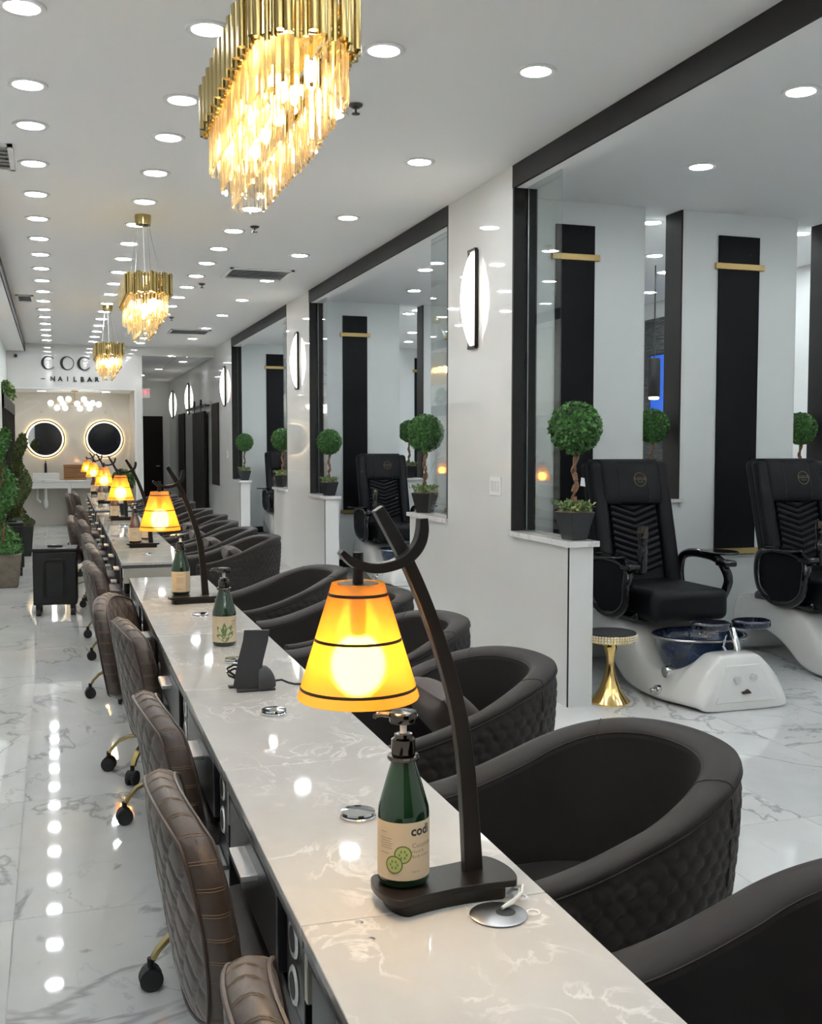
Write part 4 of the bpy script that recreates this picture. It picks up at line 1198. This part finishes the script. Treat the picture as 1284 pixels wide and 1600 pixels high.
BL = ['charcoal barrel chair cut off at the bottom right corner', 'charcoal barrel chair nearest in full view, quilted outside facing the camera', 'charcoal barrel chair holding a brown cushion, half hidden by the nearest lamp', 'charcoal barrel chair fourth from the front, just right of the lamp arm', 'charcoal barrel chair directly behind the amber lampshade', 'charcoal barrel chair at the end of the near run, with arm turned to the desk']
def pillow_mesh():
    def f(u, v):
        a, b = -1+2*u, -1+2*v
        pin = (1-.10*(1-abs(a)**2)*abs(b)**6) ; pin2 = (1-.10*(1-abs(b)**2)*abs(a)**6)
        return (a*.19*pin2, b*.19*pin, .075*(max(0, (1-a**4)*(1-b**4)))**.55)
    m1 = MB().grid(f, 24, 24); m2 = MB().grid(lambda u, v: (lambda p: (p[0], p[1], -p[2]))(f(u, v)), 24, 24)
    m1.add(m2.v, m2.f); return m1
pil_me = pillow_mesh().mesh('cushion', 'pillow_brown', True, 70)
pip = MB()
pip.tube([(.19*(a*(1-.10*(1-abs(b)**2)*abs(a)**6)), .19*(b*(1-.10*(1-abs(a)**2)*abs(b)**6)), 0) for a, b in [(-1+2*i/16, -1) for i in range(16)]+[(1, -1+2*i/16) for i in range(16)]+[(1-2*i/16, 1) for i in range(16)]+[(-1, 1-2*i/16) for i in range(16)]], .004, 6, closed=True)
pip_me = pip.mesh('piping', 'pillow_brown')
for k, (x, y, r, pl) in enumerate(BCH):
    o = bc if k == 0 else dup(bc)
    o.location = (x, y, 0); o.rotation_euler = (0, 0, r)
    tag(o, BL[k] if k < 6 else '%s charcoal barrel chair of the group beyond the gap in the desks' % ORD[k-6], 'armchair', 'charcoal barrel client chairs')
    if pl:
        c = tag(empty('throw_cushion', (x+.06, y+.02, .560)), 'brown square cushion propped in the %s' % ('third barrel chair from the front' if k < 6 else '%s barrel chair beyond the gap' % ORD[k-6]), 'cushion', 'brown cushions in barrel chairs')
        c.rotation_euler = (0, PI/2-.75, 0)
        link('cover', pil_me, c); link('piping', pip_me, c)

# ================================================================== TREATMENT BAYS
def make_pedi():
    t = empty('pedicure_chair', (0, 0, 0))      # faces -y, origin on the floor under the seat
    # moulded white base: sections along y
    #        y     zb    zt    wb    wt
    SEC = [(-1.075, .012, .05, .25, .23), (-1.07, .0, .10, .275, .215), (-1.045, .0, .22, .295, .155), (-1.015, .0, .300, .305, .14), (-1.00, .0, .312, .31, .145), (-.93, .0, .314, .33, .145), (-.87, .0, .312, .35, .15), (-.855, .0, .302, .352, .155), (-.81, .0, .24, .36, .19), (-.75, .0, .19, .365, .26), (-.62, .0, .165, .365, .29), (-.50, .0, .185, .36, .30), (-.42, .0, .25, .355, .30), (-.36, .0, .32, .35, .30), (-.28, .02, .365, .35, .30), (-.20, .09, .395, .35, .30), (-.08, .16, .42, .35, .30), (.06, .20, .43, .34, .30), (.20, .21, .43, .33, .29), (.32, .19, .43, .32, .28), (.42, .10, .43, .31, .28), (.48, .0, .42, .30, .27), (.60, .0, .40, .29, .26)]
    def sec(i, j):
        y, zb, zt, wb, wt = SEC[i]; k = j
        h = zt-zb
        P = [(-wb, zb), (-wb-.004, zb+h*.2), (-(wb*.75+wt*.25)-.012, zb+h*.45), (-(wb*.35+wt*.65)-.016, zb+h*.72), (-wt-.006, zb+h*.93), (-wt+.02, zt), (0, zt), (wt-.02, zt), (wt+.006, zb+h*.93), (wb*.35+wt*.65+.016, zb+h*.72), (wb*.75+wt*.25+.012, zb+h*.45), (wb+.004, zb+h*.2), (wb, zb), (0, zb)]
        return (P[k][0], y, P[k][1])
    mb = MB(); vs = []; fs = []; m_ = 14
    for i in range(len(SEC)):
        for j in range(m_): vs.append(sec(i, j))
    for i in range(len(SEC)-1):
        for j in range(m_): fs.append((i*m_+j, i*m_+(j+1) % m_, (i+1)*m_+(j+1) % m_, (i+1)*m_+j))
    fs.append(tuple(range(m_))); fs.append(tuple((len(SEC)-1)*m_+j for j in range(m_)))
    ob = mb.add(vs, fs).build('base', 'white_gloss', t, angle=60)
    sm = ob.modifiers.new('sub', 'SUBSURF'); sm.levels = 2; sm.render_levels = 2
    # front fittings
    pn = MB().hexa([(-.20, -1.078, .05), (.20, -1.078, .05), (.20, -1.05, .05), (-.20, -1.05, .05), (-.105, -1.040, .255), (.105, -1.040, .255), (.105, -1.005, .255), (-.105, -1.005, .255)]).build('front_panel', 'white_gloss', ob, .004)
    def knob(x, y, z, r, ax, nm='knob'):
        k = MB().cyl((x, y, z), r, .022, 20, ax).build(nm, 'chrome', ob, .003); return k
    MB().cyl((-.052, -1.072, .180), .021, .018, 18, 'y').build('front_button', 'aluminium', ob, .002)
    MB().cyl((.055, -1.072, .185), .021, .018, 18, 'y').build('front_button', 'chrome', ob, .002)
    MB().prism([(-.026, .098), (.026, .098), (.028, .105), (.010, .122), (-.004, .114), (-.028, .107)], -1.084, -1.066, 'y').build('emblem', 'gunmetal', ob)
    for (y, z, r, nm) in ((-.78, .185, .034, 'drain_cover'), (-.73, .07, .030, 'drain_knob')):
        MB().cyl((-.378 if nm == 'drain_knob' else -.352, y, z), r, .03, 20, 'x').build(nm, 'chrome', ob, .003)
    MB().tube([(-.385, -.75, .08), (-.41, -.80, .075)], .006, 6).cyl((-.41, -.73, .07), .016, .03, 10, 'x').build('drain_lever', 'chrome', ob)
    MB().box(.355, .375, -.80, -.74, .08, .12).build('side_socket', 'chrome', ob, .003)
    # foot bowl
    prof = [(.01, .09), (.12, .095), (.19, .13), (.235, .20), (.262, .29), (.275, .345), (.290, .352), (.292, .362), (.275, .366), (.262, .35), (.245, .29), (.22, .21), (.17, .15), (.1, .125), (.01, .12)]
    MB().lathe(prof, 40, (0, -.60, .0), 1.0, .88).build('foot_bowl', 'bowl_blue', t, angle=70)
    MB().tube([(.292*math.cos(a), -.60+.292*.88*math.sin(a), .358) for a in [2*PI*i/40 for i in range(40)]], .007, 6, closed=True).build('bowl_rim', 'steel', t)
    # foot rest
    ft = MB().tube([(.04, -.93, .27), (.04, -.92, .34), (.05, -.86, .43)], .022, 10).build('footrest_stem', 'chrome', t)
    MB().box(-.02, .11, -.965, -.89, .27, .285).build('stem_plate', 'chrome', ft, .004)
    MB().tube([(.0, -.90, .28), (-.03, -.89, .34), (.0, -.87, .40)], .009, 8).build('spray_hose', 'chrome', ft)
    for sx in (-.075, .20):
        MB().prism([(sx+.125*math.cos(a)*(1 if math.sin(a) > 0 else .9), -.84+.10*math.sin(a)) for a in [2*PI*i/24 for i in range(24)]], .43, .475, 'z').build('foot_pad', 'glitter_blue', t, .012, seg=3)
    # seat
    def pad(x0, x1, y0, y1, z0, z1, nm, b, m='black_pu', par=None):
        return MB().box(x0, x1, y0, y1, z0, z1).build(nm, m, par or t, b, seg=4)
    pad(-.27, .27, -.52, .18, .42, .615, 'seat', .05)
    pad(-.29, .29, -.33, .30, .40, .47, 'seat_tray', .03, 'black_gloss')
    # backrest, leaning: frame axis from (y=.12,z=.50) to (y=.36,z=1.40)
    def lean(z): return .10+.27*(z-.5)
    def slab(x0, x1, z0, z1, f0, f1, nm, b, par=None, m='black_pu', taper=0.):
        p = []
        for z, tp in ((z0, 0), (z1, taper)):
            y = lean(z)
            p += [(x0+tp, y+f0, z), (x1-tp, y+f0, z), (x1-tp, y+f1, z), (x0+tp, y+f1, z)]
        return MB().hexa(p).build(nm, m, par or t, b, seg=4)
    bk = slab(-.285, .285, .50, 1.40, -.02, .12, 'backrest', .05)
    for s in (-1, 1):
        a, c = (s*.30, s*.19); slab(min(a, c), max(a, c), .52, 1.395, -.075, .02, 'back_bolster', .035, bk)
    for k in range(13):     # chevron ribs
        z = .66+.042*k; p = MB()
        p.tube([(-.17, lean(z+.055)-.030, z+.055), (0, lean(z)-.032, z), (.17, lean(z+.055)-.030, z+.055)], .022, 8).build('chevron_rib', 'black_pu', bk)
    def hr(u, v):           # headrest pillow, a soft roll hung over the top
        a = -1+2*u; ww = .235*(1-.06*abs(2*v-1)**4)
        ang = PI*.5+PI*1.35*v; r = 1
        zc = 1.255; q = .150*math.cos(ang-PI*.5)
        z = zc+.150*math.cos(PI*v*1.0); y = lean(z)-.045-.055*math.sin(PI*v)**.6*(1-abs(a)**8)**.5
        return (a*ww, y, z)
    hd = MB().grid(hr, 30, 16).build('headrest', 'black_pu', t, angle=80)
    MB().box(-.23, .23, lean(1.40)-.05, lean(1.40)+.10, 1.385, 1.41).build('headrest_strap', 'black_pu', hd, .012)
    for s in (-1, 1): MB().tube([hr(.5+s*.23, v/12) for v in range(1, 12)], .003, 5).build('seam', 'black_plastic', hd)
    # round gold emblem on the headrest
    zc = 1.275
    def on(x, z, off=.004):
        v = math.acos(max(-1, min(1, (z-1.255)/.150)))/PI; p = hr(.5+x/.47, v); return (x, p[1]-off, z)
    MB().tube([on(.05+.045*math.cos(a), zc+.045*math.sin(a), .002) for a in [2*PI*i/32 for i in range(32)]], .0016, 5, closed=True).build('emblem_ring', 'silk_gold', hd)
    vs, fs = textmesh('COCO', .026, 0, 1.15)
    MB().add([on(.05+x, zc+.004+y) for x, y, z in vs], fs).build('emblem_text', 'silk_gold', hd, smooth=False)
    vs, fs = textmesh('NAILBAR', .010, 0, 1.2)
    MB().add([on(.05+x, zc-.016+y) for x, y, z in vs], fs).build('emblem_text', 'silk_gold', hd, smooth=False)
    # arms: glossy loops with trays
    for s in (-1, 1):
        X = s*.345
        loop = [(X, .17, .62), (X, .15, .74), (X, .05, .785), (X, -.12, .79), (X, -.26, .775), (X, -.34, .73), (X+s*.02, -.36, .64), (X, -.31, .52), (X-s*.01, -.18, .44), (X-s*.02, 0, .43), (X, .12, .50)]
        # smooth the loop
        P = loop; q = []
        for i in range(len(P)):
            p0, p1, p2, p3 = [Vector(P[(i+d) % len(P)]) for d in (-1, 0, 1, 2)]
            for u in (0, .25, .5, .75):
                q.append(.5*((2*p1)+(-p0+p2)*u+(2*p0-5*p1+4*p2-p3)*u*u+(-p0+3*p1-3*p2+p3)*u**3))
        ar = MB().tube(q, .030, 10, closed=True, flat=1.0, up=(1, 0, 0)).build('arm_loop', 'black_gloss', t)
        MB().box(X-.045, X+.045, -.42, -.30, .735, .775).build('arm_pad', 'black_gloss', ar, .012)
        MB().prism([(X+s*.07+.115*math.cos(a), -.18+.15*math.sin(a)) for a in [2*PI*i/24 for i in range(24)]], .800, .816, 'z').build('tray', 'black_gloss', ar, .006)
        if s < 0:
            MB().prism([(p.y, p.z) for p in q], X-.006, X+.02, 'x').build('arm_shell', 'black_pu', ar)
    cp = MB().lathe([(.028, .72), (.030, .80), (.034, .86), (.026, .875), (.030, .90), (.033, 1.00), (.030, 1.01), (.0, 1.01)], 18, (-.27, -.38, 0)).build('cup_holder', 'black_gloss', t)
    MB().lathe([(.0335, .935), (.0345, .94), (.0345, .995), (.033, 1.0)], 18, (-.27, -.38, 0)).build('sleeve', 'gunmetal', cp)
    MB().tube([(-.34, -.33, .75), (-.30, -.37, .73), (-.27, -.38, .74)], .014, 8).build('holder_bracket', 'black_gloss', cp)
    return t
pc = make_pedi()
PCH = [(3.70, 6.20, 'black pedicure chair on white base beside the gold stool'), (5.02, 6.20, 'black pedicure chair at the right edge, second in the nearest bay'),
       (3.68, 11.95, 'black pedicure chair in the middle bay, seen above the lamp hook'), (5.0, 11.95, 'second black pedicure chair in the middle bay'), (3.66, 17.7, 'black pedicure chair in the farthest bay, half behind a pilaster')]
for k, (x, y, lab) in enumerate(PCH):
    o = pc if k == 0 else dup(pc)
    o.location = (x, y, 0); tag(o, lab, 'pedicure chair', 'pedicure chairs in the bays')

# gold pedestal stool with a beaded top
t = tag(empty('pedestal_stool', (3.065, 5.55, 0)), 'small gold pedestal stool with pearl-beaded dark top', 'stool')
MB().lathe([(.115, 0), (.118, .008), (.10, .03), (.065, .075), (.036, .15), (.022, .22), (.024, .27), (.040, .325), (.036, .345), (.022, .355), (.05, .362)], 32).build('pedestal', 'gold_bright', t)
MB().lathe([(.05, .362), (.150, .366), (.152, .372), (.152, .408), (.146, .412)], 36).build('top_band', 'gold_bright', t)
MB().lathe([(.148, .411), (.146, .418), (0, .419)], 36).build('top', 'grey_plastic', t)
bd = MB()
for z in (.377, .391, .404):
    for i in range(56): a = 2*PI*i/56; bd.sphere((.154*math.cos(a), .154*math.sin(a), z), .0068, 6, 4)
stuff(bd.build('pearl_beads', 'pearl', t))

# ball topiaries
def make_ball():
    t = empty('ball_topiary', (0, 0, 0))
    a, b = .048, .078
    MB().hexa([(-a,-a,0),(a,-a,0),(a,a,0),(-a,a,0),(-b,-b,.150),(b,-b,.150),(b,b,.150),(-b,b,.150)]).build('pot', 'pot_black', t, .003)
    MB().prism([(-b*.94,-b*.94),(b*.94,-b*.94),(b*.94,b*.94),(-b*.94,b*.94)], .146, .152, 'z').build('soil', 'bark', t)
    tr = MB().tube([(.004*math.sin(i*1.3), .004*math.cos(i*1.7), .14+.36*i/12) for i in range(13)], [.016-.0003*i+.0015*math.sin(i*2) for i in range(13)], 10)
    tr.tube([(.017*math.cos(i*.55), .017*math.sin(i*.55), .15+.33*i/24) for i in range(25)], .006, 6)
    tr.build('trunk', 'bark', t)
    g = MB().sphere((0, 0, .60), .112, 20, 14)
    leaves(g, [(Vector((0, 0, .60))+d*random.uniform(.116, .130), d) for d in fib(1700)], .029, .75)
    stuff(g.build('foliage', 'leaf_green', t, smooth=False))
    g = MB(); leaves(g, [((random.uniform(-.085, .085), random.uniform(-.085, .085), .15+random.uniform(0, .045)), (random.uniform(-1, 1), random.uniform(-1, 1), 1)) for _ in range(220)], .032, .6)
    stuff(g.build('ground_leaves', 'leaf_pale', t, smooth=False))
    return t
bt = make_ball()
BTS = [(2.855, 5.61, .958, .2, 1.08, 'ball topiary with a paper tag on the nearest low wall'), (4.31, 7.20, 1.10, .6, .92, 'ball topiary in the first wall slot of the nearest bay'), (5.66, 7.20, 1.10, .1, .90, 'ball topiary in the second wall slot at the right edge'),
       (2.86, 8.28, .958, .75, 1.08, 'ball topiary behind glass on the low wall of the middle bay'), (2.86, 11.5, .958, .3, .98, 'ball topiary before the second pilaster'), (4.26, 12.95, 1.10, .3, .98, 'ball topiary in the wall slot of the middle bay'),
       (2.86, 14.05, .958, .5, 1.05, 'ball topiary beyond the second pilaster, edge of the farthest bay'), (2.86, 17.05, .958, .3, 1.0, 'farthest ball topiary before the corridor wall')]
for k, (x, y, z, r, s, lab) in enumerate(BTS):
    o = bt if k == 0 else dup(bt)
    o.location = (x, y, z); o.rotation_euler = (0, 0, r); o.scale = (s, s, s)
    tag(o, lab, 'topiary', 'ball topiaries in black pots')
tg = MB().hexa([(.018, -.024, .29), (.050, -.028, .285), (.050, -.0275, .285), (.018, -.0235, .29), (.024, -.024, .335), (.045, -.026, .33), (.045, -.0255, .33), (.024, -.0235, .335)]).build('paper_tag', 'tag_paper', bt)

# things seen through the slot: television and pendant lamp
t = tag(empty('television', (X1-.034, 11.5, 2.2)), 'blue television screen seen through the wall slot', 'television')
MB().box(-.05, 0, -.75, .12, -.33, .42).build('housing', 'black_plastic', t, .004); MB().box(-.055, -.05, -.72, .09, -.30, .39).build('screen', 'tv_screen', t)
t = tag(empty('pendant_lamp', (5.60, 9.33, ZC)), 'black cylinder pendant lamp glowing below, seen through the slot', 'pendant lamp')
MB().tube([(0, 0, 0), (0, 0, -.90)], .006, 6).build('cord', 'black_plastic', t)
MB().lathe([(.055, -1.28), (.06, -1.27), (.06, -.92), (.05, -.90), (.0, -.90)], 20).build('shade', 'black_plastic', t)
MB().lathe([(.0, -1.305), (.045, -1.30), (.05, -1.28)], 16).build('bulb', 'pendant_bulb', t)
